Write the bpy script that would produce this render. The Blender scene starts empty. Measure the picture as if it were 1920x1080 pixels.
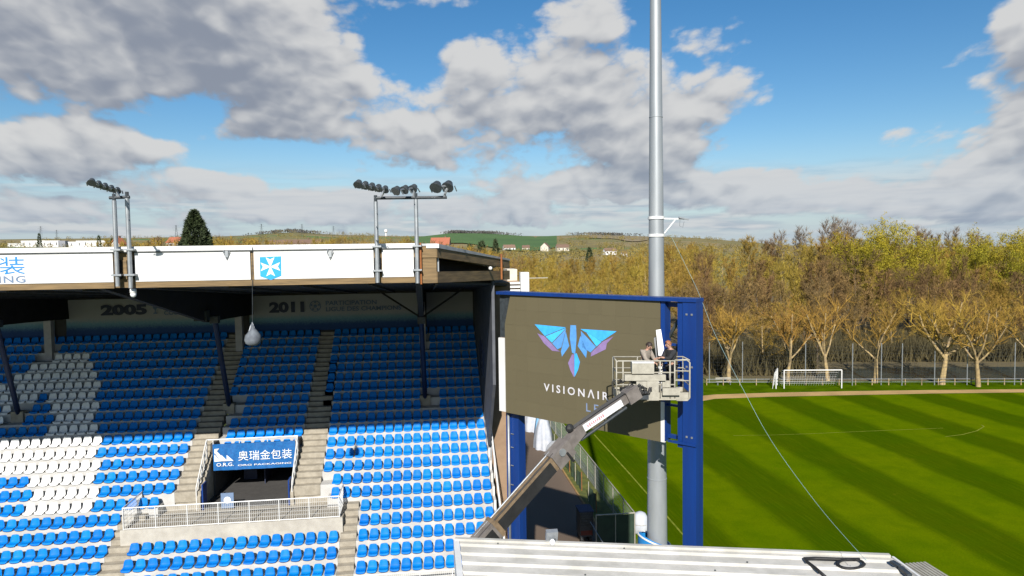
import bpy, bmesh, math, random
from mathutils import Vector, Matrix
R = math.radians
sc = bpy.context.scene
col = sc.collection
V = Vector

# ------------------------------------------------------------------ camera
FPX, PITCH, YAW, ROLL, CAMZ = 1300.0, R(3.0), R(7.1), 0.014, 18.7
CF = V((math.sin(YAW) * math.cos(PITCH), math.cos(YAW) * math.cos(PITCH), -math.sin(PITCH)))
_r0 = V((math.cos(YAW), -math.sin(YAW), 0))
_u0 = _r0.cross(CF)
CR = _r0 * math.cos(ROLL) - _u0 * math.sin(ROLL)
CU = _u0 * math.cos(ROLL) + _r0 * math.sin(ROLL)
CP = V((0, 0, CAMZ))
cam = bpy.data.cameras.new("camera")
cam.sensor_width = 36
cam.lens = 36 * FPX / 1920
cam.clip_start = 0.1
cam.clip_end = 30000
camo = bpy.data.objects.new("camera", cam)
col.objects.link(camo)
m = Matrix((CR, CU, -CF)).transposed().to_4x4()
m.translation = CP
camo.matrix_world = m
sc.camera = camo


def ray(x, y):
    return CF + CR * ((x - 960) / FPX) - CU * ((y - 540) / FPX)


def at_d(x, y, d):
    return CP + ray(x, y) * d


def on_z(x, y, z=0.0):
    a = ray(x, y)
    return CP + a * ((z - CAMZ) / a.z)


def on_Y(x, y, Y):
    a = ray(x, y)
    return CP + a * (Y / a.y)


def proj(p):
    v = V(p) - CP
    d = v.dot(CF)
    return 960 + FPX * v.dot(CR) / d, 540 - FPX * v.dot(CU) / d, d


# ------------------------------------------------------------------ world: sky with procedural cumulus
SUN_EL = R(32)
SUN_AZ = R(10)                       # light travels towards +Y, 10 deg to the right
world = bpy.data.worlds.new("World")
sc.world = world
world.use_nodes = True
wt = world.node_tree
wt.nodes.clear()


class NX:
    """a socket of a node tree that understands arithmetic"""
    def __init__(s, t, k):
        s.t, s.k = t, k

    def m(s, op, *o, clamp=False):
        n = s.t.nodes.new("ShaderNodeMath")
        n.operation = op
        n.use_clamp = clamp
        for i, q in enumerate((s,) + o):
            if isinstance(q, NX):
                s.t.links.new(q.k, n.inputs[i])
            else:
                n.inputs[i].default_value = q
        return NX(s.t, n.outputs[0])

    def __add__(s, o): return s.m("ADD", o)
    def __sub__(s, o): return s.m("SUBTRACT", o)
    def __mul__(s, o): return s.m("MULTIPLY", o)
    def __truediv__(s, o): return s.m("DIVIDE", o)
    def max(s, o): return s.m("MAXIMUM", o)
    def min(s, o): return s.m("MINIMUM", o)

    def ss(s, a, b, lo=0.0, hi=1.0):
        n = s.t.nodes.new("ShaderNodeMapRange")
        n.interpolation_type = "SMOOTHSTEP"
        s.t.links.new(s.k, n.inputs[0])
        for i, q in enumerate((a, b, lo, hi)):
            n.inputs[i + 1].default_value = q
        return NX(s.t, n.outputs[0])


def combine(t, x, y, z=0.0):
    n = t.nodes.new("ShaderNodeCombineXYZ")
    for i, q in enumerate((x, y, z)):
        if isinstance(q, NX):
            t.links.new(q.k, n.inputs[i])
        else:
            n.inputs[i].default_value = q
    return NX(t, n.outputs[0])


def noise_n(t, vec, scale, detail=6, rough=0.55, dist=0.0, lac=2.0, dims="3D"):
    n = t.nodes.new("ShaderNodeTexNoise")
    n.noise_dimensions = dims
    if vec is not None:
        t.links.new(vec.k, n.inputs["Vector"])
    n.inputs["Scale"].default_value = scale
    n.inputs["Detail"].default_value = detail
    n.inputs["Roughness"].default_value = rough
    n.inputs["Lacunarity"].default_value = lac
    n.inputs["Distortion"].default_value = dist
    return NX(t, n.outputs[0])


def mixc(t, fac, a, b):
    n = t.nodes.new("ShaderNodeMix")
    n.data_type = "RGBA"
    for key, q in ((0, fac), (6, a), (7, b)):
        if isinstance(q, NX):
            t.links.new(q.k, n.inputs[key])
        else:
            n.inputs[key].default_value = q if key == 0 else (*q, 1)[:4]
    return NX(t, n.outputs[2])


def build_sky():
    t = wt
    tc = t.nodes.new("ShaderNodeTexCoord")
    sep = t.nodes.new("ShaderNodeSeparateXYZ")
    t.links.new(tc.outputs["Generated"], sep.inputs[0])
    x, y, z = (NX(t, sep.outputs[i]) for i in range(3))
    az = x.m("ARCTAN2", y)                      # 0 = +Y, positive to the right
    el = z.m("ARCSINE")
    sky = t.nodes.new("ShaderNodeTexSky")
    sky.sky_type = "NISHITA"
    sky.sun_disc = False
    sky.sun_elevation = SUN_EL
    sky.sun_rotation = math.pi + SUN_AZ
    sky.air_density = 1.0
    sky.dust_density = 0.4
    sky.ozone_density = 2.0
    hs = t.nodes.new("ShaderNodeHueSaturation")
    hs.inputs["Saturation"].default_value = SKY_SAT
    hs.inputs["Value"].default_value = SKY_VAL
    t.links.new(sky.outputs[0], hs.inputs["Color"])
    blue = NX(t, hs.outputs[0])

    # clouds: (pixel centre, pixel half sizes, strength) of the photograph's main masses, as azimuth/elevation bumps
    blobs = [(300, 40, 420, 150, .62), (60, 130, 260, 70, .30), (470, 150, 190, 70, .36), (640, 130, 170, 120, .22),
             (140, 285, 190, 62, .46), (300, 300, 90, 40, .30), (20, 300, 120, 40, .3),
             (540, 225, 170, 60, .46), (760, 215, 230, 95, .46), (960, 190, 180, 120, .46), (1010, 290, 190, 50, .34),
             (1150, 210, 170, 100, .46), (1330, 185, 150, 60, .50), (1260, 280, 150, 50, .46), (1200, 240, 190, 80, .40),
             (1095, 40, 90, 48, .30), (1340, 75, 90, 50, .36), (800, 30, 60, 40, .3), (870, 5, 60, 25, .3), (1360, 5, 70, 25, .32), (700, 65, 45, 40, .3),
             (1830, 130, 120, 60, .42), (1930, 80, 110, 80, .46), (1760, 285, 190, 60, .50), (1920, 250, 130, 90, .40),
             (1500, 350, 190, 48, .52), (1700, 365, 200, 45, .46), (1880, 370, 190, 48, .50), (1560, 248, 50, 14, .22),
             (360, 350, 160, 36, .52), (600, 385, 250, 34, .44), (200, 400, 260, 30, .38), (900, 400, 230, 34, .40), (1090, 350, 170, 40, .50),
             (1290, 355, 110, 40, .44), (460, 330, 50, 20, .30), (1080, 385, 200, 25, .30), (20, 390, 120, 30, .25),
             # the same weather goes on beyond the frame
             (-500, 200, 320, 120, .45), (-300, 380, 300, 40, .3), (2350, 180, 260, 110, .45), (2300, 380, 260, 40, .3), (2900, 250, 300, 120, .4),
             (-1100, 260, 300, 110, .4)]
    holes = [(1580, 190, 190, 150, .30), (780, 110, 60, 80, .22), (320, 225, 90, 40, .22), (500, 300, 120, 30, .22), (1500, 280, 120, 40, .15), (840, 50, 80, 25, .1)]

    def bump(c, da, de):
        px, py, wx, wy, s = c
        a0 = YAW + math.atan((px - 960) / FPX)
        hor = 472 - 0.014 * (px - 960)
        e0 = math.atan((hor - py) / math.hypot(FPX, px - 960))
        ca = math.cos(a0 - YAW)
        wa, we = wx / FPX * ca * ca, wy / FPX * ca
        u = (az - (a0 + da)) * (1 / wa)
        w = (el - (e0 + de)) * (1 / we)
        q = u * u + w * w
        return q.ss(0.0, 2.2, s, 0.0)

    def density(da, de, detail):
        # cloud layer seen in perspective: flatter and smaller towards the horizon
        e2 = (el - de).max(-0.03)
        k = e2 * 0.15 + 0.12
        px_ = (az - da) / k
        py_ = (k * (1 / 0.12)).m("LOGARITHM", 2.71828) * (1.55 / 0.15)
        v = combine(t, px_, py_, 0.0)
        n1 = noise_n(t, v, 0.95, detail, 0.5, 0.0)
        n2 = noise_n(t, v, 2.6, max(1, detail - 2), 0.5, 0.0)
        n3 = noise_n(t, v, 7.0, max(1, detail - 3), 0.55, 0.0)
        billow = ((n2 - 0.5).m("ABSOLUTE") - 0.09) * 1.1 + ((n3 - 0.5).m("ABSOLUTE") - 0.09) * 0.22   # rounded heads, sharp creases
        d = (n1 - 0.5) * 1.25 + billow * 0.75
        acc = None
        for b in blobs:
            q = bump(b, da, de)
            acc = q if acc is None else acc.m("SMOOTH_MAX", q, 0.10)
        for h in holes:
            acc = acc - bump(h, da, de)
        hi = el.ss(R(24), R(42), 0.0, 0.12)
        return d + acc * 1.05 - 0.205 - hi

    D0 = density(0, 0, 9)
    S0 = density(0, 0, 3)
    D1 = density(-0.006, -R(1.1), 3)     # what lies a little above
    D2 = density(0, -R(3.6), 2)
    cover = D0.ss(-0.03, 0.16)
    # lit heads, grey undersides
    relief = (S0 - D1) * 1.7 + (S0 - D2) * 0.75 + (D0 - S0) * 0.7
    thick = D0.ss(0.10, 0.62)
    light = (relief + 0.60 - thick * 0.44).ss(-0.08, 1.05)
    c_dark = CLOUD_DARK
    c_lite = CLOUD_LITE
    cl = mixc(t, light, c_dark, c_lite)
    # air light towards the horizon
    hz = el.ss(R(-1.5), R(9.5), 0.9, 0.0)
    base = mixc(t, hz, blue, HORIZON)
    cl2 = mixc(t, hz * 0.5, cl, HORIZON)
    out = mixc(t, cover * el.ss(R(-1), R(1.5), 0.25, 0.97), base, cl2)
    # thin layered cloud low over the horizon
    lv = combine(t, az * 5.5, el * 46.0, 0.0)
    ly = noise_n(t, lv, 1.0, 6, 0.55, 0.3)
    lmask = el.ss(R(0.2), R(1.6)) * el.ss(R(3.6), R(7.5), 1.0, 0.0)
    lcol = mixc(t, (ly * 1.0 + (noise_n(t, lv, 2.3, 4, 0.5) - 0.5) * 0.8).ss(0.40, 0.66), (4.3, 5.1, 6.2), (7.4, 7.6, 7.8))
    out = mixc(t, ly.ss(0.38, 0.60) * lmask * (cover * -0.65 + 1.0) * 0.85, out, lcol)
    bg = t.nodes.new("ShaderNodeBackground")
    t.links.new(out.k, bg.inputs[0])
    bg.inputs[1].default_value = SKY_STRENGTH
    o = t.nodes.new("ShaderNodeOutputWorld")
    t.links.new(bg.outputs[0], o.inputs[0])


SKY_STRENGTH = 0.052
SKY_SAT, SKY_VAL = 1.36, 1.25
CLOUD_DARK, CLOUD_LITE, HORIZON = (3.1, 3.45, 4.2), (7.8, 7.8, 7.75), (5.0, 6.3, 7.9)
build_sky()
world.cycles.sampling_method = "MANUAL"
world.cycles.sample_map_resolution = 512

sun = bpy.data.lights.new("sun", "SUN")
sun.energy = 5.0
sun.angle = R(0.53)
sun.color = (1.0, 0.955, 0.89)
suno = bpy.data.objects.new("sun", sun)
col.objects.link(suno)
SUN_DIR = V((math.sin(SUN_AZ) * math.cos(SUN_EL), math.cos(SUN_AZ) * math.cos(SUN_EL), -math.sin(SUN_EL)))
suno.rotation_euler = SUN_DIR.to_track_quat("-Z", "Y").to_euler()
suno.location = (-20, -60, 80)

sc.view_settings.view_transform = "Standard"
sc.view_settings.look = "None"
sc.view_settings.exposure = 0.72
sc.view_settings.gamma = 1.0
sc.view_settings.use_curve_mapping = False
sc.cycles.max_bounces = 6
sc.cycles.diffuse_bounces = 2
sc.cycles.transparent_max_bounces = 6
sc.cycles.use_denoising = True


# ------------------------------------------------------------------ materials
ALB = 0.86                              # dims all base colours below, deepening shade against the strong sun


def mat(name, c, rough=0.6, var=0.12, scale=2.0, metal=0.0, bump=0.0, bscale=None, spec=0.4, rnd=0.0, huev=0.0,
        c2=None, detail=5, coord="Object", stretch=None, emit=None, emis=0.0):
    """procedural paint: base colour with noise wear (c2 = the wear colour), optional fine relief and per-object variation"""
    c = tuple(q * ALB for q in c)
    c2 = tuple(q * ALB for q in c2) if c2 else None
    mt = bpy.data.materials.new(name)
    mt.use_nodes = True
    t = mt.node_tree
    b = t.nodes["Principled BSDF"]
    tc = t.nodes.new("ShaderNodeTexCoord")
    vec = NX(t, tc.outputs[coord])
    if stretch:
        mp = t.nodes.new("ShaderNodeMapping")
        mp.inputs["Scale"].default_value = stretch
        t.links.new(vec.k, mp.inputs[0])
        vec = NX(t, mp.outputs[0])
    nz = noise_n(t, vec, scale, detail, 0.6)
    if c2 is None:
        lo = tuple(max(0, q * (1 - var)) for q in c)
        hi = tuple(min(1, q * (1 + var)) for q in c)
    else:
        lo, hi = c2, c
    colr = mixc(t, nz.ss(0.3, 0.7), lo, hi)
    if rnd or huev:
        oi = t.nodes.new("ShaderNodeObjectInfo")
        rr = NX(t, oi.outputs["Random"])
        hs = t.nodes.new("ShaderNodeHueSaturation")
        t.links.new(colr.k, hs.inputs["Color"])
        t.links.new((rr * (2 * rnd) + (1 - rnd)).k, hs.inputs["Value"])
        t.links.new(((rr * 7.31).m("FRACT") * (2 * huev) + (0.5 - huev)).k, hs.inputs["Hue"])
        colr = NX(t, hs.outputs[0])
    t.links.new(colr.k, b.inputs["Base Color"])
    b.inputs["Roughness"].default_value = rough
    b.inputs["Metallic"].default_value = metal
    b.inputs["Specular IOR Level"].default_value = spec
    if emis:
        t.links.new(colr.k, b.inputs["Emission Color"])
        b.inputs["Emission Strength"].default_value = emis
    if bump:
        bn = t.nodes.new("ShaderNodeBump")
        bn.inputs["Strength"].default_value = bump
        bn.inputs["Distance"].default_value = 0.02
        t.links.new(noise_n(t, vec, bscale or scale * 6, 4, 0.6).k, bn.inputs["Height"])
        t.links.new(bn.outputs[0], b.inputs["Normal"])
    return mt


M = {}
M["white_paint"] = mat("white_paint", (0.640, 0.631, 0.607), .55, scale=1.2, c2=(0.508, 0.492, 0.459), bump=.1, bscale=30)
M["tier_paint"] = mat("tier_paint", (.50, .495, .48), .6, scale=1.2, c2=(.41, .40, .375), bump=.1, bscale=30)
M["white_panel"] = mat("white_panel", (0.672, 0.672, 0.664), .45, scale=.6, c2=(0.608, 0.608, 0.600))
M["concrete"] = mat("concrete", (0.360, 0.324, 0.259), .85, scale=3, c2=(0.259, 0.230, 0.180), bump=.3, bscale=25)
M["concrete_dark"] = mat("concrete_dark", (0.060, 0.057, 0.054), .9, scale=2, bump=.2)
M["seat_blue"] = mat("seat_blue", (.001, .155, .53), .5, var=.10, scale=9, rnd=.10, huev=.006, spec=.12)
M["seat_white"] = mat("seat_white", (.80, .80, .79), .5, var=.06, scale=6, rnd=.06, spec=.2)
M["navy"] = mat("navy", (0.007, 0.018, 0.060), .5, var=.2)
M["frame_blue"] = mat("frame_blue", (0.004, 0.036, 0.192), .42, scale=1.3, stretch=(2.5, 2.5, .25), c2=(0.005, 0.029, 0.152), bump=.05, bscale=40)
M["galv"] = mat("galvanised_steel", (0.374, 0.396, 0.410), .42, scale=4, c2=(0.288, 0.310, 0.331), metal=.55, bump=.05)
M["galv_mast"] = mat("galvanised_mast", (0.360, 0.382, 0.396), .45, scale=1.6, c2=(0.288, 0.310, 0.328), metal=.35, bump=.05, stretch=(1, 1, .25))
M["white_metal"] = mat("white_metal", (0.640, 0.640, 0.624), .4, var=.06)
M["wood"] = mat("timber", (0.238, 0.158, 0.072), .75, scale=2.2, c2=(0.122, 0.083, 0.040), bump=.35, bscale=9, stretch=(.35, .35, 5))
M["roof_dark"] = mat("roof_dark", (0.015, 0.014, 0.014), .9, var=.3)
M["roof_metal"] = mat("roof_metal", (0.385, 0.399, 0.420), .5, var=.12, metal=.2)
M["brown_wall"] = mat("brown_render", (0.288, 0.194, 0.122), .9, scale=1.3, c2=(0.230, 0.151, 0.094), bump=.3, bscale=30)
M["banner_blue"] = mat("banner_blue", (0.006, 0.128, 0.368), .55, scale=7, c2=(0.005, 0.080, 0.272))
M["print_white"] = mat("print_white", (0.697, 0.714, 0.731), .5, var=.04)
M["print_blue"] = mat("print_blue", (0.016, 0.208, 0.528), .5, var=.06)
M["print_navy"] = mat("print_navy", (.03, .04, .08), .6, var=.1)
M["print_grey"] = mat("print_grey", (.13, .19, .30), .6, var=.1)
M["rust"] = mat("rust_orange", (0.315, 0.112, 0.030), .8, scale=6, c2=(0.210, 0.075, 0.022))
M["black_metal"] = mat("black_metal", (.035, .042, .048), .45, var=.3, scale=8)
M["lamp_body"] = mat("lamp_body", (.055, .062, .064), .45, var=.3, scale=8, metal=.2)
M["lamp_glass"] = mat("lamp_glass", (.07, .08, .085), .3, var=.2, metal=.0, spec=.3)
M["lift_beige"] = mat("lift_paint", (0.383, 0.363, 0.299), .5, scale=6, c2=(0.299, 0.281, 0.230))
M["boom_grey"] = mat("boom_paint", (.19, .17, .155), .5, scale=3, c2=(.12, .105, .095))
M["boom_tan"] = mat("boom_dusty", (.23, .165, .10), .6, scale=5, c2=(.14, .10, .06))
M["hose"] = mat("black_rubber", (.018, .018, .018), .6, var=.3)
M["skin"] = mat("skin", (0.416, 0.240, 0.172), .55, var=.08, scale=20)
M["hair_dark"] = mat("hair_dark", (.03, .02, .015), .6, var=.3, scale=40)
M["hair_ginger"] = mat("hair_ginger", (.26, .105, .045), .6, var=.3, scale=40)
M["cloth_beige"] = mat("cloth_beige", (0.288, 0.248, 0.208), .9, scale=12, c2=(0.224, 0.192, 0.160))
M["cloth_black"] = mat("cloth_black", (.022, .023, .026), .9, var=.3, scale=12)
M["cloth_navy"] = mat("cloth_navy", (.03, .045, .09), .9, var=.2, scale=12)
M["canvas_white"] = mat("canvas_white", (0.518, 0.532, 0.560), .8, scale=2, c2=(0.406, 0.434, 0.490), bump=.3, bscale=5)
M["canvas_blue"] = mat("canvas_blue", (.22, .45, .66), .8, scale=2, c2=(.16, .36, .58))
M["tarmac"] = mat("tarmac", (0.169, 0.119, 0.083), .9, scale=.9, c2=(0.115, 0.083, 0.058), bump=.4, bscale=22, coord="Generated")
M["gravel"] = mat("gravel_path", (.47, .30, .115), .95, scale=.25, c2=(.34, .215, .08), bump=.4, bscale=6)
M["green_mesh"] = mat("green_screening", (.10, .16, .09), .85, scale=3, c2=(.065, .105, .06), bump=.3)
M["dark_green"] = mat("dark_green_panel", (.022, .045, .026), .7, scale=2, c2=(.014, .03, .018))
M["bark_pale"] = mat("bark_pale", (0.44, 0.32, 0.14), .9, scale=3, c2=(0.190, 0.142, 0.085), rnd=.12, bump=.4)
M["bark_brown"] = mat("bark_brown", (.13, .10, .065), .9, scale=3, c2=(.075, .058, .038), rnd=.2)
M["twig_ochre"] = mat("twigs_ochre", (.40, .235, .035), .9, scale=.9, c2=(.22, .125, .022), rnd=.16, huev=.012)
M["twig_brown"] = mat("twigs_brown", (.235, .142, .045), .9, scale=.6, c2=(.115, .07, .028), rnd=.25, huev=.012)
M["twig_gold"] = mat("twigs_golden", (.33, .225, .03), .9, scale=.6, c2=(.21, .135, .02), rnd=.18, huev=.012)
M["twig_grey"] = mat("twigs_grey", (.24, .19, .14), .9, scale=.6, c2=(.15, .115, .085), rnd=.15)
M["leaf_yellow"] = mat("leaves_yellow_green", (.33, .265, .008), .8, scale=.7, c2=(.19, .175, .008), rnd=.12, huev=.01)
M["leaf_dark"] = mat("leaves_dark", (.05, .072, .022), .8, scale=.5, c2=(.022, .034, .012), rnd=.1)
M["understory"] = mat("undergrowth", (.10, .078, .028), .95, scale=.3, c2=(.045, .04, .018))
M["house_wall"] = mat("house_wall", (0.560, 0.512, 0.424), .8, var=.08, rnd=.12)
M["house_white"] = mat("house_white", (0.663, 0.654, 0.637), .8, var=.06)
M["roof_red"] = mat("roof_red_tiles", (.36, .12, .065), .85, scale=4, var=.2)
M["roof_brown"] = mat("roof_brown_tiles", (.16, .10, .07), .85, scale=4, var=.2, rnd=.2)
M["window_dark"] = mat("window_dark", (.05, .055, .065), .2, var=.2)
M["grey_wall"] = mat("grey_wall", (.22, .23, .26), .8, var=.1)


# ------------------------------------------------------------------ mesh helpers
def wloc(o):
    p = V((0, 0, 0))
    while o is not None:
        p = p + o.location
        o = o.parent
    return p


def ortho(d, up=V((0, 0, 1))):
    d = d.normalized()
    s = d.cross(up)
    if s.length < 1e-4:
        s = d.cross(V((0, 1, 0)))
    s.normalize()
    return s, s.cross(d).normalized()


class MB:
    def __init__(s):
        s.v, s.f, s.mi, s.cur = [], [], [], 0

    def add(s, vs, fs):
        b = len(s.v)
        s.v += [tuple(q) for q in vs]
        s.f += [tuple(i + b for i in q) for q in fs]
        s.mi += [s.cur] * len(fs)
        return s

    def hexa(s, c):
        return s.add(c, [(0, 3, 2, 1), (4, 5, 6, 7), (0, 1, 5, 4), (1, 2, 6, 5), (2, 3, 7, 6), (3, 0, 4, 7)])

    def box(s, x0, x1, y0, y1, z0, z1):
        return s.hexa([(x0, y0, z0), (x1, y0, z0), (x1, y1, z0), (x0, y1, z0), (x0, y0, z1), (x1, y0, z1), (x1, y1, z1), (x0, y1, z1)])

    def obox(s, c, a, b, d):
        """box about c with half axes a, b, d (vectors)"""
        c = V(c)
        return s.hexa([c - a - b - d, c + a - b - d, c + a + b - d, c - a + b - d, c - a - b + d, c + a - b + d, c + a + b + d, c - a + b + d])

    def bar(s, p, q, w, h=None, up=V((0, 0, 1))):
        p, q = V(p), V(q)
        a, b = ortho(q - p, up)
        return s.obox((p + q) / 2, (q - p) / 2, a * (w / 2), b * ((h or w) / 2))

    def tube(s, pts, r, n=8, caps=True):
        pts = [V(p) for p in pts]
        rs = r if isinstance(r, (list, tuple)) else [r] * len(pts)
        vs, fs = [], []
        ref = None
        for i, p in enumerate(pts):
            d = (pts[min(i + 1, len(pts) - 1)] - pts[max(i - 1, 0)])
            if ref is None:
                a, b = ortho(d)
            else:
                dn = d.normalized()
                a = ref - dn * ref.dot(dn)
                if a.length < 1e-5:
                    a, b = ortho(d)
                a.normalize()
                b = a.cross(dn).normalized()
            ref = a
            for k in range(n):
                th = 2 * math.pi * k / n
                vs.append(p + a * (math.cos(th) * rs[i]) + b * (math.sin(th) * rs[i]))
        for i in range(len(pts) - 1):
            for k in range(n):
                k2 = (k + 1) % n
                fs.append((i * n + k, i * n + k2, (i + 1) * n + k2, (i + 1) * n + k))
        if caps:
            fs.append(tuple(range(n)))
            fs.append(tuple((len(pts) - 1) * n + k for k in range(n - 1, -1, -1)))
        return s.add(vs, fs)

    def lathe(s, prof, c, n=20, sx=1.0, sy=1.0):
        c = V(c)
        vs, fs = [], []
        for r, z in prof:
            for k in range(n):
                th = 2 * math.pi * k / n
                vs.append(c + V((r * sx * math.cos(th), r * sy * math.sin(th), z)))
        for i in range(len(prof) - 1):
            for k in range(n):
                k2 = (k + 1) % n
                fs.append((i * n + k, i * n + k2, (i + 1) * n + k2, (i + 1) * n + k))
        fs.append(tuple(range(n)))
        fs.append(tuple((len(prof) - 1) * n + k for k in range(n)))
        return s.add(vs, fs)

    def ball(s, c, rx, ry=None, rz=None, n=10, m=7):
        ry, rz = ry or rx, rz or rx
        c = V(c)
        vs, fs = [c + V((0, 0, -rz))], []
        for i in range(1, m):
            ph = -math.pi / 2 + math.pi * i / m
            for k in range(n):
                th = 2 * math.pi * k / n
                vs.append(c + V((rx * math.cos(ph) * math.cos(th), ry * math.cos(ph) * math.sin(th), rz * math.sin(ph))))
        vs.append(c + V((0, 0, rz)))
        for k in range(n):
            k2 = (k + 1) % n
            fs.append((0, 1 + k2, 1 + k))
            fs.append((len(vs) - 1, 1 + (m - 2) * n + k, 1 + (m - 2) * n + k2))
            for i in range(m - 2):
                fs.append((1 + i * n + k, 1 + i * n + k2, 1 + (i + 1) * n + k2, 1 + (i + 1) * n + k))
        return s.add(vs, fs)

    def prism(s, poly, ext):
        """planar polygon of 3D points extruded by a vector"""
        poly = [V(p) for p in poly]
        n = len(poly)
        e = V(ext)
        return s.add(poly + [p + e for p in poly], [tuple(range(n - 1, -1, -1)), tuple(range(n, 2 * n))] +
                     [(i, (i + 1) % n, n + (i + 1) % n, n + i) for i in range(n)])

    def build(s, name, mt, parent=None, label=None, smooth=False, kind=None, fixn=True):
        off = wloc(parent) if parent is not None else V((0, 0, 0))
        me = bpy.data.meshes.new(name)
        me.from_pydata([(q[0] - off.x, q[1] - off.y, q[2] - off.z) for q in s.v], [], s.f)
        for mm in (mt if isinstance(mt, (list, tuple)) else [mt]):
            me.materials.append(mm)
        if any(s.mi):
            me.polygons.foreach_set("material_index", s.mi)
        if fixn and len(s.f) < 60000:
            bm = bmesh.new()
            bm.from_mesh(me)
            bmesh.ops.recalc_face_normals(bm, faces=bm.faces)
            bm.to_mesh(me)
            bm.free()
        if smooth:
            me.polygons.foreach_set("use_smooth", [True] * len(me.polygons))
        me.update()
        o = bpy.data.objects.new(name, me)
        col.objects.link(o)
        if parent is not None:
            o.parent = parent
        if label:
            o["label"] = label
        if kind:
            o["kind"] = kind
        return o


def auto_smooth(o, ang=35):
    me = o.data
    bm = bmesh.new()
    bm.from_mesh(me)
    for f in bm.faces:
        f.smooth = True
    for e in bm.edges:
        if len(e.link_faces) == 2 and e.calc_face_angle(0) > R(ang):
            e.smooth = False
    bm.to_mesh(me)
    bm.free()
    return o


def tag(o, label, cat, group=None):
    o["label"] = label
    o["category"] = cat
    if group:
        o["group"] = group
    return o


def thing(name, label, cat, loc=(0, 0, 0), group=None):
    o = bpy.data.objects.new(name, None)
    col.objects.link(o)
    o.location = loc
    o.empty_display_size = 0.3
    return tag(o, label, cat, group)


def struct(mb, name, mt, **k):
    return mb.build(name, mt, kind="structure", **k)


def copy_tree(o, parent=None):
    c = o.copy()
    col.objects.link(c)
    if parent is not None:
        c.parent = parent
        c.matrix_parent_inverse = o.matrix_parent_inverse.copy()
    for ch in list(o.children):
        copy_tree(ch, c)
    return c


_dg_objs = []


def text_mesh(s, size, offset=0.0, extrude=0.004, align="LEFT", spacing=1.0):
    """built-in font text as mesh data: list of verts (x, y, z) and faces, x to the right, y up"""
    cu = bpy.data.curves.new("lettering", "FONT")
    cu.body = s
    cu.size = size
    cu.offset = offset
    cu.extrude = extrude
    cu.align_x = align
    cu.space_character = spacing
    cu.resolution_u = 3
    o = bpy.data.objects.new("lettering", cu)
    col.objects.link(o)
    dg = bpy.context.evaluated_depsgraph_get()
    me = bpy.data.meshes.new_from_object(o.evaluated_get(dg))
    vs = [tuple(q.co) for q in me.vertices]
    fs = [tuple(p.vertices) for p in me.polygons]
    bpy.data.objects.remove(o)
    bpy.data.curves.remove(cu)
    bpy.data.meshes.remove(me)
    return vs, fs


def lettering(name, s, origin, ux, uy, size, mt, parent, offset=0.0, align="LEFT", spacing=1.0, fit=None, depth=0.004, dx=None, label=None, anchor="x0", letters=None, kind=None):
    """text laid on a plane: origin, unit vectors along and up; fit = wished overall (width, height)"""
    vs, fs = text_mesh(s, size, offset, depth, align, spacing)
    xs = [q[0] for q in vs]
    ys = [q[1] for q in vs]
    kx = ky = 1.0
    if fit:
        kx = fit[0] / (max(xs) - min(xs)) if fit[0] else 1
        ky = fit[1] / (max(ys) - min(ys)) if fit[1] else 1
        x0, y0 = min(xs), min(ys)
        if anchor == "x1":
            x0 = max(xs)
        vs = [((q[0] - x0) * kx, (q[1] - y0) * ky, q[2]) for q in vs]
    un = ux.cross(uy)
    if letters:
        # one part per letter (or per character cell) under a common empty
        ad = list(range(len(vs)))

        def find(i):
            while ad[i] != i:
                ad[i] = ad[ad[i]]
                i = ad[i]
            return i
        for f_ in fs:
            for q in f_[1:]:
                a_, b_ = find(f_[0]), find(q)
                if a_ != b_:
                    ad[a_] = b_
        isl = {}
        for f_ in fs:
            isl.setdefault(find(f_[0]), []).append(f_)
        xmin, xmax = min(q[0] for q in vs), max(q[0] for q in vs)
        cells = {}
        for k_, ff in isl.items():
            cx_ = [vs[q][0] for f_ in ff for q in f_]
            mid_ = (min(cx_) + max(cx_)) / 2
            key = k_ if letters is True else min(letters - 1, int((mid_ - xmin) / (xmax - xmin) * letters))
            cells.setdefault(key, []).extend(ff)
        em_ = bpy.data.objects.new(name, None)
        col.objects.link(em_)
        em_.parent = parent
        em_.location = V(origin) - wloc(parent)
        for ff in cells.values():
            idx = sorted({q for f_ in ff for q in f_})
            mp_ = {q: i for i, q in enumerate(idx)}
            mb = MB()
            mb.add([V(origin) + ux * vs[q][0] + uy * vs[q][1] + un * vs[q][2] for q in idx], [tuple(mp_[q] for q in f_) for f_ in ff])
            mb.build("letter" if letters is True else "character", mt, em_, fixn=False)
        return em_
    mb = MB()
    mb.add([V(origin) + ux * q[0] + uy * q[1] + un * q[2] for q in vs], fs)
    return mb.build(name, mt, parent, label=label, fixn=False, kind=kind)

# ------------------------------------------------------------------ grandstand
X1, SY0, SDY, SZ0, SDZ = 2.8637, 30.9374, .7071, 4.7055, .4498    # rightmost seat, first row, row depth, first height, rise
NROW = 21


def Yc(k): return SY0 + SDY * k
def Zc(k): return SZ0 + SDZ * k
def Yr(k): return Yc(k) - .20           # riser
def Zt(k): return Zc(k) - .19           # tread


XR, XL = 3.10, -28.0
YB = 45.55                              # back wall
LZ, LY0, LY1 = 6.30, 32.86, 34.95       # landing
gs = thing("grandstand", "covered football grandstand with white tiers, blue and white seats and dark roof", "grandstand", (-12, 38, 0))


def tier(x0, x1, k, mt="tier_paint", y1=None):
    mb = MB()
    mb.box(x0, x1, Yr(k), y1 or (Yr(k) + SDY + .02), Zt(k) - .62, Zt(k))
    return mb.build("tier_step", M[mt], gs)


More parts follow.
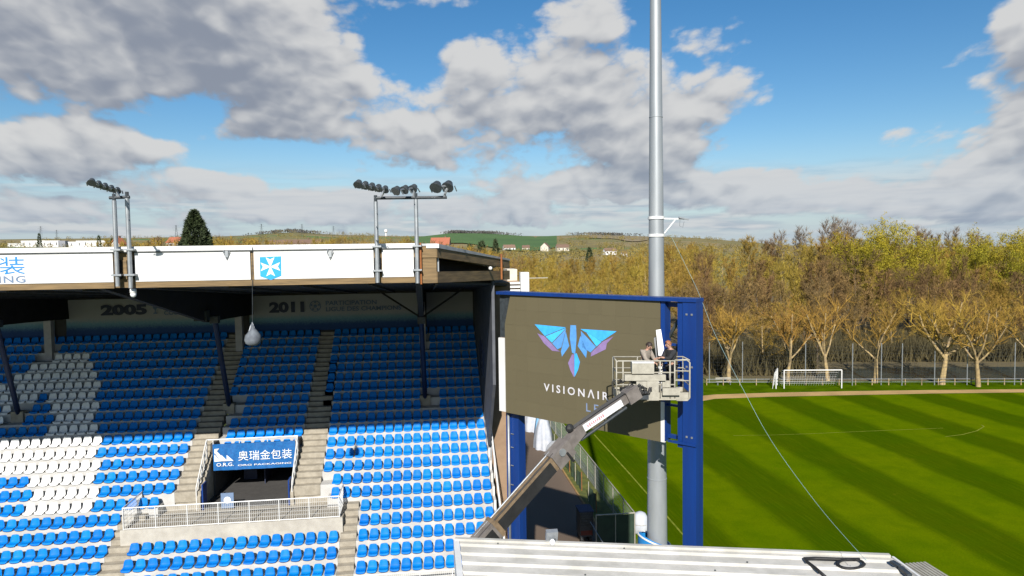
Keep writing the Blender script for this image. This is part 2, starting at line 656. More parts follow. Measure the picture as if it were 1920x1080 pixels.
for k in range(NROW):
    if k <= 2:
        segs = [(XL, -14.40), (-13.30, -4.20), (-3.45, XR)]
    elif k <= 4:
        segs = [(XL, -14.40), (-3.45, XR)]
    elif k == 5:
        segs = [(XL, -12.86), (-5.0, XR)]
    elif k <= 8:
        segs = [(XL, -12.34), (-5.42, XR)]
    else:
        segs = [(XL, -12.34), (-11.0, -6.70), (-5.42 if k < 13 else -5.9, XR)]
    for a, b in segs:
        tier(a, b, k, y1=(LY0 - .02 if (k == 2 and a == -13.30) else None))


def stairway(x0, x1, k0, k1):
    st = thing("stairway", "", "", ((x0 + x1) / 2, Yc(k0), Zt(k0)))
    for q in ("label", "category"):
        del st[q]
    st.parent = gs
    st.location = V(((x0 + x1) / 2, Yc(k0), Zt(k0))) - gs.location
    for k in range(k0, k1):
        for h in (0, 1):
            mb = MB()
            y0 = Yr(k) + h * SDY / 2
            mb.box(x0, x1, y0, y0 + SDY / 2 + .01, Zt(k) - .5, Zt(k) + h * SDZ / 2)
            mb.build("step", M["concrete"], st)
    return st


stairway(-12.33, -11.12, 6, NROW)
stairway(-6.69, -5.43, 6, NROW)
stairway(-14.39, -13.31, 0, 5)
stairway(-4.19, -3.46, 0, 5)

# landing, vomitory
mb = MB()
mb.box(-13.95, -4.1, LY0, LY1 + .1, LZ - .35, LZ)
mb.build("landing_floor", M["concrete"], gs)
mb = MB()
mb.box(-13.95, -4.1, LY0 - .14, LY0 - .003, Zt(2) - .3, LZ + .05)
mb.build("landing_front_wall", mat("landing_render", (.46, .435, .38), .8, scale=1.6, c2=(.36, .335, .29), bump=.2), gs)
for a, b in ((-13.3, -11.26), (-6.72, -5.0)):
    mb = MB()
    mb.box(a, b, LY1 + .1, LY1 + .32, LZ - .3, Zt(6) - .02)
    mb.build("landing_back_wall", M["concrete"], gs)
for xa in (-11.26, -6.86):
    mb = MB()
    mb.prism([(xa, LY1 - .1, LZ), (xa, 37.0, LZ), (xa, 37.0, 8.45), (xa, LY1 - .1, 6.95)], (.15, 0, 0))
    mb.build("vomitory_side_wall", M["concrete"], gs)
mb = MB()
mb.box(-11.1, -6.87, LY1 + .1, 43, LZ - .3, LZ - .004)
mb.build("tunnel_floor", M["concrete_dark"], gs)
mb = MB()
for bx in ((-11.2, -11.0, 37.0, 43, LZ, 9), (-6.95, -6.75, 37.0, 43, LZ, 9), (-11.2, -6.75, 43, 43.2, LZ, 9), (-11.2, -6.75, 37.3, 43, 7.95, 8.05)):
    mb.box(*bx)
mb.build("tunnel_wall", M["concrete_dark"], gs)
mb = MB()
mb.box(-8.9, -8.86, 38.5, 40.0, LZ, 7.9)
mb.box(-10.2, -9.5, 39.4, 39.5, LZ, 7.3)
mb.build("tunnel_partition", M["print_navy"], gs)
for xa in (-11.06, -6.97):
    mb = MB()
    mb.box(xa, xa + .07, LY1 - .05, LY1 + .55, LZ, 7.55)
    mb.build("gate_leaf", M["frame_blue"], gs)
mb = MB()
mb.box(-10.15, -9.55, LY1 - .1, LY1 - .06, LZ + .05, LZ + .8)
nb = mb.build("notice_board", M["print_grey"], gs)
mb = MB()
mb.lathe([(.17, 0), (.17, .01)], (0, 0, 0), 14)
mb.v = [(q[0] - 9.85, LY1 - .107 + q[2], q[1] + LZ + .45) for q in mb.v]
mb.build("notice_emblem", M["print_white"], nb)

# front walkway, front wall, back wall, side wall, terrace end
mb = MB()
mb.box(XL, XR, 29.55, Yr(0), 3.55, 3.80)
mb.build("front_walkway", M["concrete"], gs)
mb = MB()
mb.box(XL, XR, 29.40, 29.545, 0, 4.15)
fw = mb.build("front_wall", M["white_paint"], gs)
xx = XL
while xx < XR - .5:
    x2 = min(xx + 3.0, XR)
    mb = MB()
    mb.box(xx + .02, x2 - .02, 29.34, 29.395, 3.1, 4.12)
    mb.build("advertising_board", M["frame_blue"], fw)
    xx += 3.0
mb = MB()
mb.box(XL, 3.30, YB, YB + .25, 9, 17.2)
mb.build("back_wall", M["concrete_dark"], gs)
mb = MB()
mb.prism([(3.12, YB, 17.2), (3.12, 33.0, 17.45), (3.12, 33.0, 12.3), (3.12, 36.4, 8.4), (3.12, YB, 13.2)], (.14, 0, 0))
sw = mb.build("side_wall", mat("side_wall_cloth", (.11, .115, .13), .8, scale=1.2, c2=(.07, .075, .09)), gs)
for i in range(5):                              # the printed crest on the side cloth: nested arcs
    mb = MB()
    cz, cy, rr = 14.0, 39.5, 2.4 - .42 * i
    pts = [(3.114, cy + rr * .8 * math.cos(a), cz + rr * math.sin(a)) for a in [R(200 + 14 * q) for q in range(11)]]
    mb.tube(pts, .035, 4)
    mb.build("printed_arc", M["print_navy"], sw)
mb = MB()
mb.box(3.13, 3.24, 30.2, 36.3, 3.2, 4.0)
for k in range(0, 13):
    mb.box(3.13, 3.25, Yr(k), Yr(k) + SDY - .003, Zt(k) - .6, Zt(k) + .12)
mb.build("end_kerb", M["white_paint"], gs)
mb = MB()
mb.box(3.32, 4.5, 36.9, 46, 0, 17.05)
bw = mb.build("end_wall", M["brown_wall"], gs)
mb = MB()
mb.box(3.28, 3.36, 36.75, 36.88, 0, 13.3)
mb.build("drain_pipe", M["roof_metal"], bw)
mb = MB()
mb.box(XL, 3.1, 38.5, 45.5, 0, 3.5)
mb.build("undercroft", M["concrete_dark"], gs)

# end handrail
mb = MB()
rp = []
for k in (-1, 2.5, 6, 9.5, 12.5):
    y, z = Yc(k), Zt(k) + .1
    mb.tube([(3.34, y, z - .3), (3.34, y, z + 1.0)], .028, 6)
    rp.append((3.34, y, z + 1.0))
mb.tube(rp, .03, 6)
mb.tube([(p[0], p[1], p[2] - .45) for p in rp], .022, 6)
mb.build("end_handrail", M["white_metal"], gs)


# ---- roof
def roof_z(Y): return 19.0 - (Y - 25.0) * .066


RE = V((.43, 25.0, 0)), V((4.38, 36.0, 0)), V((4.38, 46.6, 0))   # the chamfered end
mb = MB()
outl = [(XL - 2, 25.0), (.43, 25.0), (4.38, 36.0), (4.38, 46.6), (XL - 2, 46.6)]
n = len(outl)
mb.add([(x, y, roof_z(y) + .03) for x, y in outl] + [(x, y, roof_z(y) - .05) for x, y in outl],
       [tuple(range(n)), tuple(range(2 * n - 1, n - 1, -1))] + [(i, (i + 1) % n, n + (i + 1) % n, n + i) for i in range(n)])
mb.build("roof_sheet", M["roof_metal"], gs)
mb = MB()


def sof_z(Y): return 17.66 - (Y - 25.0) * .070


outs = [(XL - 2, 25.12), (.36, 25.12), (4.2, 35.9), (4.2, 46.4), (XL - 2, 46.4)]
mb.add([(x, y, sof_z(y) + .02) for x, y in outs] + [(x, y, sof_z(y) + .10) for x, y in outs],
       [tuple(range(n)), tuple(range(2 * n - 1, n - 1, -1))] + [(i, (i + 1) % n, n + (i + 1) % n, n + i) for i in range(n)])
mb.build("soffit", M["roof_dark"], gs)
for i in range(12):                                      # battens on the soffit
    mb = MB()
    x = -26 + i * 2.4
    mb.bar((x, 25.3, sof_z(25.3) - .03), (x + .0, 45.4, sof_z(45.4) - .03), .09, .09)
    mb.build("soffit_batten", mat("batten%d" % i, (.05, .046, .044), .9, var=.3) if i == 0 else bpy.data.materials["batten0"], gs)
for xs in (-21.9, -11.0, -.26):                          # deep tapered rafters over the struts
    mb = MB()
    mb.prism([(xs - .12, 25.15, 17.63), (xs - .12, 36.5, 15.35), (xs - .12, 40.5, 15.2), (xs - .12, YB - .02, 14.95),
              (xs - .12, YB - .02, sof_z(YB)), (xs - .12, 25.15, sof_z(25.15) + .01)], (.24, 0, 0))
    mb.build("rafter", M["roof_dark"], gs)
    for sgn in ((-1, 1) if xs > -5 else ()):
        mb = MB()
        mb.bar((xs, 36.6, 15.3), (xs + sgn * 2.3, 36.6, sof_z(36.6)), .07, .09)
        mb.build("knee_brace", M["roof_dark"], gs)
for (px, py), (tx, ty), k in (((430, 755), (403, 602), 12.87), ((797, 740), (790, 603), 12.9), ((35, 770), (-7, 610), 12.89)):
    f = on_Y(px, py, Yc(k) - .1)
    tp = on_Y(tx, ty, 36.5)
    mb = MB()
    mb.tube([f - V((0, 0, .25)), tp], .135, 10)
    s = mb.build("roof_strut", M["navy"], gs, smooth=True)
    auto_smooth(s)
    mb = MB()
    mb.box(f.x - .3, f.x + .3, f.y - .2, f.y + .25, f.z - .6, f.z - .02)
    mb.build("strut_foot", M["concrete"], s)
    mb = MB()
    mb.box(tp.x - .2, tp.x + .2, tp.y - .2, tp.y + .2, tp.z - .1, tp.z + .25)
    mb.build("strut_head", M["black_metal"], s)
mb = MB()
q = on_Y(378, 592, 36.0)
mb.box(q.x - .32, q.x + .3, 35.8, 36.3, q.z - .25, q.z + .25)
mb.build("junction_box", M["black_metal"], gs)
for xp in (-22.3, -11.42, -.27):
    mb = MB()
    mb.box(xp - .2, xp + .2, 44.0, 44.4, Zt(18), 15.6)
    mb.build("rear_pillar", mat("pillar_grey", (.42, .40, .40), .8) if xp < -22 else bpy.data.materials["pillar_grey"], gs)

# wall banners (cloth with a printed fade)
bt = bpy.data.materials.new("banner_fade")
bt.use_nodes = True
t = bt.node_tree
tc = t.nodes.new("ShaderNodeTexCoord")
sp = t.nodes.new("ShaderNodeSeparateXYZ")
t.links.new(tc.outputs["Object"], sp.inputs[0])
ob = NX(t, tc.outputs["Object"])
zz = NX(t, sp.outputs[2])
fade = zz + (noise_n(t, ob, 9, 5, .75) - .5) * .55
c1 = mixc(t, fade.ss(-.78, -.28), (.012, .05, .17), (.14, .28, .34))
c2 = mixc(t, fade.ss(-.42, .05), c1, (.34, .34, .35))
t.links.new(c2.k, t.nodes["Principled BSDF"].inputs["Base Color"])
t.nodes["Principled BSDF"].inputs["Roughness"].default_value = .85


def wall_banner(x0, x1, label, z0=13.85, z1=16.12):
    o = thing("wall_banner", label, "banner", ((x0 + x1) / 2, YB - .06, 14.95))
    mb = MB()
    nx, nz = max(6, int((x1 - x0) * 4)), 8
    for j in range(nz + 1):
        for i in range(nx + 1):
            x = x0 + (x1 - x0) * i / nx
            z = z0 + (z1 - z0) * j / nz
            w = .035 * math.sin(x * 2.1 + z * 1.5) + .02 * math.sin(x * 5.3 - z * 3.1)
            mb.v.append((x, YB - .08 + w, z))
    for j in range(nz):
        for i in range(nx):
            a = j * (nx + 1) + i
            mb.f.append((a, a + 1, a + nx + 2, a + nx + 1))
            mb.mi.append(0)
    mb.build("banner_cloth", bt, o, smooth=True)
    return o


UX, UZ = V((1, 0, 0)), V((0, 0, 1))
YT = YB - .155
b1 = wall_banner(-21.95, -11.7, "grey banner reading 2005 with a cup, along the back wall under the roof")
b2 = wall_banner(-11.1, -.55, "grey banner reading 2011 with a football, along the back wall under the roof")
b3 = wall_banner(.02, 3.05, "short pale banner in the right corner of the back wall")
b4 = wall_banner(-28, -22.6, "pale blue banner at the far left end of the back wall")


def px_text(name, s, x0, y0, x1, y1, parent, mt, off, Y=YT):
    a, b = on_Y(x0, y1, Y), on_Y(x1, y0, Y)
    return lettering(name, s, (a.x, Y, a.z), UX, UZ, 1, mt, parent, off, fit=(b.x - a.x, b.z - a.z), letters=True if name == "year" else None, kind="stuff")


px_text("year", "2005", 189, 570, 275, 592, b1, M["print_navy"], .055)
px_text("caption", "VAINQUEUR\nCOUPE DE FRANCE", 307, 569, 412, 591, b1, M["print_grey"], .02)
px_text("year", "2011", 505, 565, 570, 587, b2, M["print_navy"], .055)
px_text("caption", "PARTICIPATION\nLIGUE DES CHAMPIONS", 611, 561, 752, 584, b2, M["print_grey"], .02)
a = on_Y(291, 580, YT)
mb = MB()
mb.lathe([(.10, -.28), (.13, -.24), (.035, -.18), (.035, -.02), (.12, .06), (.16, .25), (.15, .27)], (0, 0, 0), 10, 1, .05)
mb.v = [(q[0] + a.x, q[1] + YT, q[2] + a.z) for q in mb.v]
mb.build("printed_cup", M["print_grey"], b1)
a = on_Y(591, 574, YT)
mb = MB()
for i in range(16):
    t0, t1 = R(22.5 * i), R(22.5 * (i + 1))
    mb.prism([(a.x + r_ * math.cos(q), YT, a.z + r_ * math.sin(q)) for r_, q in ((.36, t0), (.36, t1), (.31, t1), (.31, t0))], (0, -.004, 0))
for i in range(6):
    c = (0, 0) if i == 0 else (.24 * math.cos(R(72 * i + 18)), .24 * math.sin(R(72 * i + 18)))
    rr = .12 if i == 0 else .07
    mb.prism([(a.x + c[0] + rr * math.cos(R(72 * q + 90)), YT, a.z + c[1] + rr * math.sin(R(72 * q + 90))) for q in range(5)], (0, -.004, 0))
mb.build("printed_football", M["print_grey"], b2, kind="stuff")

# ---- fascia
FY = 25.0
fz0, fz1 = 17.66, 19.05


def fx(px): return on_Y(px, 500, FY).x


def sag(x): return -.016 * (1 if x < -4 else 0)


mb = MB()
mb.box(XL - 2, .40, FY + .02, FY + .12, fz0, 18.95)
mb.build("fascia_backing", M["wood"], gs)
px_pan = [(-330, 213), (254, 470), (477, 701), (717, 776)]
for a, b in px_pan:
    mb = MB()
    mb.box(fx(a), fx(b), FY - .05, FY + .015, 17.86, 18.84)
    mb.build("fascia_panel", M["white_panel"], gs)
mb = MB()
mb.box(XL - 2, fx(785), FY - .07, FY + .14, 18.885, fz1)
mb.build("fascia_capping", M["white_panel"], gs)
mb = MB()
mb.box(XL - 2, fx(785), FY - .085, FY - .052, 18.845, 18.875)
mb.build("fascia_rail", M["lamp_body"], gs)
for a, b in ((-330, 214), (254, 703), (717, 778)):
    mb = MB()
    mb.box(fx(a), fx(b), FY - .06, FY + .01, fz0 - .01, 17.845)
    mb.build("fascia_board", M["wood"], gs)
for pa in (224, 234, 247):
    mb = MB()
    mb.box(fx(pa) - .04, fx(pa) + .07, FY - .03, FY + .018, 17.95, 18.6)
    mb.build("bracket_post", M["wood"] if pa == 234 else M["roof_dark"], gs)
for pa in (701, 712, 778):
    mb = MB()
    mb.box(fx(pa) - .03, fx(pa) + .06, FY - .02, FY + .018, 18.0, 18.55)
    mb.build("bracket_slot", M["roof_dark"], gs)
for pa in (425, 619):                                    # hooks on the panels
    mb = MB()
    q = on_Y(pa, 476, FY - .08)
    mb.tube([(q.x - .06, q.y, 18.9), (q.x - .1, q.y, q.z + .05), (q.x, q.y, q.z - .2), (q.x + .1, q.y, q.z + .05), (q.x + .06, q.y, 18.9)], .022, 6)
    mb.box(q.x - .05, q.x + .05, q.y - .03, q.y + .03, q.z - .12, q.z + .1)
    mb.build("panel_hook", M["galv"], gs)

# chamfered timber end of the roof
A, B = RE[0].copy(), RE[1].copy()
e = (B - A).normalized()
nrm = V((e.y, -e.x, 0))


def endpiece(name, zA0, zA1, zB0, zB1, s0=0.0, s1=1.0, w=.14, mt="wood", off=0.0, lab=None):
    L = (B - A).length
    mb = MB()
    a, b = A + e * (L * s0) + nrm * off, A + e * (L * s1) + nrm * off

    def zl(p, q, s): return p + (q - p) * s
    c = []
    for base, s in ((a, s0), (b, s1)):
        for z in (zl(zA0, zB0, s), zl(zA1, zB1, s)):
            for o_ in (0, -w):
                c.append(base + nrm * o_ + V((0, 0, z)))
    mb.add(c, [(0, 1, 3, 2), (4, 6, 7, 5), (0, 4, 5, 1), (2, 3, 7, 6), (0, 2, 6, 4), (1, 5, 7, 3)])
    return mb.build(name, M[mt], gs, label=lab)


endpiece("end_bottom_beam", 17.62, 18.02, 17.25, 17.72)
endpiece("end_top_beam", 18.53, 18.86, 17.84, 18.22)
endpiece("end_flashing", 18.87, 18.99, 18.23, 18.32, off=.03, w=.4, mt="roof_metal")
endpiece("end_shade_sheet", 18.0, 18.55, 17.7, 17.9, off=-.9, w=.05, mt="roof_dark")  # dark sheet added for the shade inside the open roof end
for z0_, z1_ in ((17.62, 18.02), (18.53, 18.86)):
    mb = MB()
    mb.box(fx(779), .40, FY - .02, FY + .014, z0_, z1_)
    mb.build("corner_beam", M["wood"], gs)
mb = MB()
mb.box(fx(800), .5, FY - .05, FY + .5, 18.87, 19.02)
mb.build("corner_capping", M["white_panel"], gs)
for pa, mt_, w_ in ((799, "wood", .10), (811, "wood", .22), (822, "galv", .05)):
    mb = MB()
    x = fx(pa)
    yy = FY + .03 if pa < 815 else FY + .25
    mb.box(x - w_ / 2, x + w_ / 2, yy, yy + .12, 18.02, 18.54)
    mb.build("corner_post", M[mt_], gs)
for pa, pt, pb, yy in ((789, 455, 533, FY - .12), (932, 476, 524, None)):
    mb = MB()
    if yy is None:
        s_ = .8
        p = A + (B - A) * s_ + nrm * .12
        mb.tube([p + V((0, 0, 17.35)), p + V((0, 0, 18.6))], .05, 6)
    else:
        a, b = on_Y(pa, pt, yy), on_Y(pa + 1, pb, yy)
        mb.tube([(b.x, yy, b.z), (b.x, yy, a.z)], .035, 6)
    mb.build("rusty_post", M["rust"], gs, label="thin rust orange steel post on the timber roof end")
mb = MB()
p = A + (B - A) * .62 + nrm * .1
mb.ball(p + V((0, 0, 17.95)), .09)
mb.build("end_lamp", M["white_metal"], gs)

# text and crest on the fascia
fl = thing("fascia_sign", "blue Chinese characters over the word PACKAGING on the white roof fascia", "sign", (fx(-20), FY - .06, 18.3))
a = on_Y(48, 530, FY - .056)
b = on_Y(48, 517, FY - .056)
lettering("latin_lettering", "ORG PACKAGING", (a.x, FY - .056, a.z), UX, UZ, 1, M["print_grey"], fl, .012, fit=(4.05, b.z - a.z), anchor="x1", spacing=1.12, letters=True)
a = on_Y(47, 514, FY - .056)
b = on_Y(47, 481, FY - .056)
lettering("chinese_lettering", "奥瑞金包装", (a.x, FY - .056, a.z), UX, UZ, 1, M["print_blue"], fl, 0.0, fit=(4.15, b.z - a.z), anchor="x1", letters=5)
cr = thing("club_crest", "blue shield with a white eight pointed cross on the fascia", "crest", (fx(507), FY - .06, 18.3))
sh = [on_Y(x, y, FY - .056) for x, y in ((487, 482), (527, 480.5), (527.5, 517), (508, 525), (488, 518))]
mb = MB()
mb.prism(sh, (0, -.006, 0))
mb.build("shield", mat("crest_blue", (.012, .30, .78), .5, var=.08), cr)
c = on_Y(507, 500, FY - .066)
mb = MB()
for i in range(4):
    a_ = R(90 * i)
    pts = []
    for r_, w_ in ((.03, 0), (.33, .15), (.25, 0), (.33, -.15)):
        pts.append((c.x + r_ * math.cos(a_) - w_ * math.sin(a_), c.y, c.z + r_ * math.sin(a_) + w_ * math.cos(a_)))
    pts[0] = (c.x - .02 * math.cos(a_), c.y, c.z - .02 * math.sin(a_))
    mb.prism(pts, (0, -.004, 0))
mb.build("cross", M["print_white"], cr, kind="stuff")

# camera dome, hanging sack
dm = thing("camera_dome", "small white camera dome hanging under the fascia beside the left lamp posts", "camera", on_Y(250, 548, FY))
q = on_Y(250, 549, FY)
mb = MB()
mb.lathe([(.10, .14), (.11, .0), (.07, -.02)], q, 14)
mb.build("housing", M["white_metal"], dm, smooth=True)
mb = MB()
mb.ball(q - V((0, 0, .05)), .10, .10, .11, 12, 8)
mb.build("lens_bubble", M["print_white"], dm, smooth=True)
q = on_Y(474, 626, FY - .12)
hs_ = thing("hanging_sack", "white tied sack hanging on a long thin cable below the roof fascia", "sack", q)
mb = MB()
prof = [(.02, .36), (.06, .28), (.05, .22), (.13, .12), (.24, -.05), (.27, -.2), (.25, -.32), (.14, -.4), (.02, -.41)]
mb.lathe(prof, q, 16)
mb.v = [(x + .018 * math.sin(9 * z + 5 * x), y + .02 * math.sin(17 * x + 7 * z), z) for x, y, z in mb.v]
mb.build("sack_cloth", mat("sack_grey", (.15, .17, .19), .85, scale=4, c2=(.09, .10, .12)), hs_, smooth=True)
mb = MB()
mb.tube([q + V((0, 0, .34)), on_Y(473, 463, FY - .12)], .010, 6)
mb.build("cable", M["black_metal"], hs_)
mb = MB()
mb.tube([q + V((-.13, 0, .05)), q + V((-.07, 0, .25)), q + V((0, 0, .40)), q + V((.04, 0, .25)), q + V((.06, 0, .1))], .02, 6)
mb.build("sling", M["canvas_white"], hs_)


# ---- railings of the landing and the front
def mesh_panel(mb, p, q, z0, z1, step=.085, r=.005):
    p, q = V(p), V(q)
    n = max(1, int((q - p).length / step))
    for i in range(1, n):
        c = p + (q - p) * (i / n)
        mb.bar(c + V((0, 0, z0)), c + V((0, 0, z1)), r * 2)
    nz = max(1, int((z1 - z0) / (step * 2)))
    for i in range(1, nz):
        h = z0 + (z1 - z0) * i / nz
        mb.bar(p + V((0, 0, h)), q + V((0, 0, h)), r * 2)


def railing(name, label, pts, h, below=.0, r=.028, mesh=True):
    o = thing(name, label, "railing", pts[0])
    top = [V(p) + V((0, 0, h)) for p in pts]
    for p in pts:
        mb = MB()
        mb.tube([V(p) - V((0, 0, below)), V(p) + V((0, 0, h))], r, 6)
        mb.build("post", M["white_metal"], o)
    mb = MB()
    mb.tube(top, r, 6)
    mb.build("top_rail", M["white_metal"], o)
    mb = MB()
    mb.tube([V(p) + V((0, 0, .08)) for p in pts], r * .7, 6)
    mb.build("bottom_rail", M["white_metal"], o)
    if mesh:
        for a, b in zip(pts[:-1], pts[1:]):
            mb = MB()
            if (V(a) - V(b)).length > .3:
                mesh_panel(mb, a, b, .1, h - .03)
                mb.build("mesh_infill", M["white_metal"], o, kind="stuff", fixn=False)
    return o


railing("landing_railing", "white mesh railing along the front of the stand landing",
        [(-13.82, LY1, LZ), (-13.82, LY0 - .07, LZ)] + [(x, LY0 - .07, LZ) for x in (-12.43, -11.05, -9.69, -8.31, -6.98, -5.62, -4.25)] + [(-4.25, LY1 - .5, LZ)], 1.05, .28)
railing("front_railing", "white mesh railing before the front row of the lower middle block",
        [(x, 29.62, 3.80) for x in (-14.6, -13.2, -11.8, -10.4, -9.0, -7.6, -6.2, -4.6)], 1.12)
railing("front_railing", "white mesh railing before the front row of the right block",
        [(x, 29.62, 3.80) for x in (-3.3, -1.9, -.5, .9, 2.3, 3.0)], 1.12)
railing("front_railing", "white mesh railing before the front row of the left block",
        [(x, 29.62, 3.80) for x in (-24, -22.5, -21, -19.5, -18, -16.5, -15.0)], 1.12)
for xa, lab in ((-11.3, "white sloping handrail on the left side of the tunnel mouth"), (-6.78, "white sloping handrail on the right side of the tunnel mouth")):
    o = thing("tunnel_handrail", lab, "handrail", (xa, LY1, LZ))
    p0, p1 = V((xa, LY1 - .05, 7.42)), V((xa, 36.75, 9.30))
    for s in (0, .25, .5, .75, 1):
        p = p0 + (p1 - p0) * s
        mb = MB()
        mb.tube([(p.x, p.y, LZ if s == 0 else p.z - 1.0), p], .03, 6)
        mb.build("post", M["white_metal"], o)
    for dz in (0, -.4, -.72):
        mb = MB()
        mb.tube([p0 + V((0, 0, dz)), p1 + V((0, 0, dz))], .03 if dz == 0 else .022, 6)
        mb.build("rail", M["white_metal"], o)
o = thing("tunnel_guardrail", "white guardrail above the tunnel mouth carrying the blue banner", "railing", (-9, 36.75, 8.3))
for x in (-11.0, -9.7, -8.3, -6.9):
    mb = MB()
    mb.tube([(x, 36.8, 8.2), (x, 36.8, 9.22)], .025, 6)
    mb.build("post", M["white_metal"], o)
mb = MB()
mb.tube([(-11.3, 36.8, 9.27), (-6.75, 36.8, 9.27)], .035, 6)
mb.build("top_rail", M["white_metal"], o)

# blue sponsor banner
YBn = 36.70
bn = thing("sponsor_banner", "blue banner reading ORG PACKAGING with Chinese characters above the tunnel mouth", "banner", (-9, YBn, 8.3))
mb = MB()
nx, nz = 40, 8
x0, x1, z0, z1 = -11.0, -6.9, 7.68, 9.06
for j in range(nz + 1):
    for i in range(nx + 1):
        x = x0 + (x1 - x0) * i / nx
        z = z0 + (z1 - z0) * j / nz
        mb.v.append((x, YBn + .018 * math.sin(x * 4.2 + z * 2) + .012 * math.sin(x * 11 - z * 5), z))
for j in range(nz):
    for i in range(nx):
        a = j * (nx + 1) + i
        mb.f.append((a, a + 1, a + nx + 2, a + nx + 1))
        mb.mi.append(0)
mb.build("banner_cloth", M["banner_blue"], bn, smooth=True)
Yl = YBn - .045


def bl(px, py): return on_Y(px, py, Yl)


a, b = bl(447, 864), bl(547, 841)
lettering("chinese_lettering", "奥瑞金包装", (a.x, Yl, a.z), UX, UZ, 1, M["print_white"], bn, 0.0, fit=(b.x - a.x, b.z - a.z), letters=5)
a, b = bl(446, 874), bl(546, 866)
lettering("latin_lettering", "ORG PACKAGING", (a.x, Yl, a.z), UX, UZ, 1, M["print_white"], bn, .012, fit=(b.x - a.x, b.z - a.z), kind="stuff")
a, b = bl(406, 875), bl(438, 867)
lettering("latin_lettering", "O.R.G.", (a.x, Yl, a.z), UX, UZ, 1, M["print_white"], bn, .012, fit=(b.x - a.x, b.z - a.z), kind="stuff")
mb = MB()
for tri in (((402, 842), (411, 841), (402, 851)), ((402, 852), (402, 866), (414, 865)), ((403, 850), (407, 846.5), (424, 864.5), (414, 865)),
            ((415, 853), (427, 864.5), (421, 864.7)), ((415, 853), (421.5, 864.7), (415, 864.9)), ((425, 853), (438, 864), (425, 864.4))):
    mb.prism([bl(*q) for q in tri], (0, -.004, 0))
mb.build("mountain_emblem", M["print_white"], bn, kind="stuff")

# ---- seats
ORD = ["first", "second", "third", "fourth", "fifth", "sixth", "seventh", "eighth", "ninth", "tenth", "eleventh", "twelfth", "thirteenth",
       "fourteenth", "fifteenth", "sixteenth", "seventeenth", "eighteenth", "nineteenth", "twentieth", "twenty-first", "twenty-second",
       "twenty-third", "twenty-fourth", "twenty-fifth", "twenty-sixth", "twenty-seventh", "twenty-eighth", "twenty-ninth", "thirtieth"]


def seat_mesh(name, mt):
    """moulded bucket seat; origin between pan and back, facing -Y"""
    prof = [(-.21, -.21, .36), (-.22, -.155, .405), (-.15, -.12, .435), (-.02, -.145, .435), (.09, -.115, .425), (.135, -.02, .41),
            (.165, .115, .37), (.185, .19, .315), (.20, .21, .24)]
    nx = 6
    vs, fs = [], []
    for side in (0, 1):
        for y, z, w in prof:
            for i in range(nx + 1):
                u = i / nx * 2 - 1
                dish = .03 * u * u
                vs.append((u * w / 2, y - dish * (1 if z > -.05 else 0) * .9 + side * (.02 if z > -.05 else 0), z + dish * (1 if z <= -.05 else .0) - side * .025))
    n = nx + 1
    m_ = len(prof)
    for j in range(m_ - 1):
        for i in range(nx):
            a = j * n + i
            fs.append((a, a + 1, a + n + 1, a + n))
            b = m_ * n + a
            fs.append((b, b + n, b + n + 1, b + 1))
    for j in range(m_ - 1):
        for i in (0, nx):
            a = j * n + i
            fs.append((a, a + n, m_ * n + a + n, m_ * n + a))
    for i in range(nx):
        for j in (0, m_ - 1):
            a = j * n + i
            fs.append((a, a + 1, m_ * n + a + 1, m_ * n + a))
    # bracket to the step
    b = len(vs)
    for x, y, z in ((-.05, -.06, -.20), (.05, -.06, -.20), (.05, .06, -.20), (-.05, .06, -.20), (-.05, -.06, -.13), (.05, -.06, -.13), (.05, .06, -.13), (-.05, .06, -.13)):
        vs.append((x, y, z))
    fs += [tuple(i + b for i in q) for q in ((0, 1, 5, 4), (1, 2, 6, 5), (2, 3, 7, 6), (3, 0, 4, 7))]
    me = bpy.data.meshes.new(name)
    me.from_pydata(vs, [], fs)
    me.materials.append(mt)
    bm = bmesh.new()
    bm.from_mesh(me)
    bmesh.ops.recalc_face_normals(bm, faces=bm.faces)
    bm.to_mesh(me)
    bm.free()
    me.polygons.foreach_set("use_smooth", [True] * len(me.polygons))
    return me, vs, fs


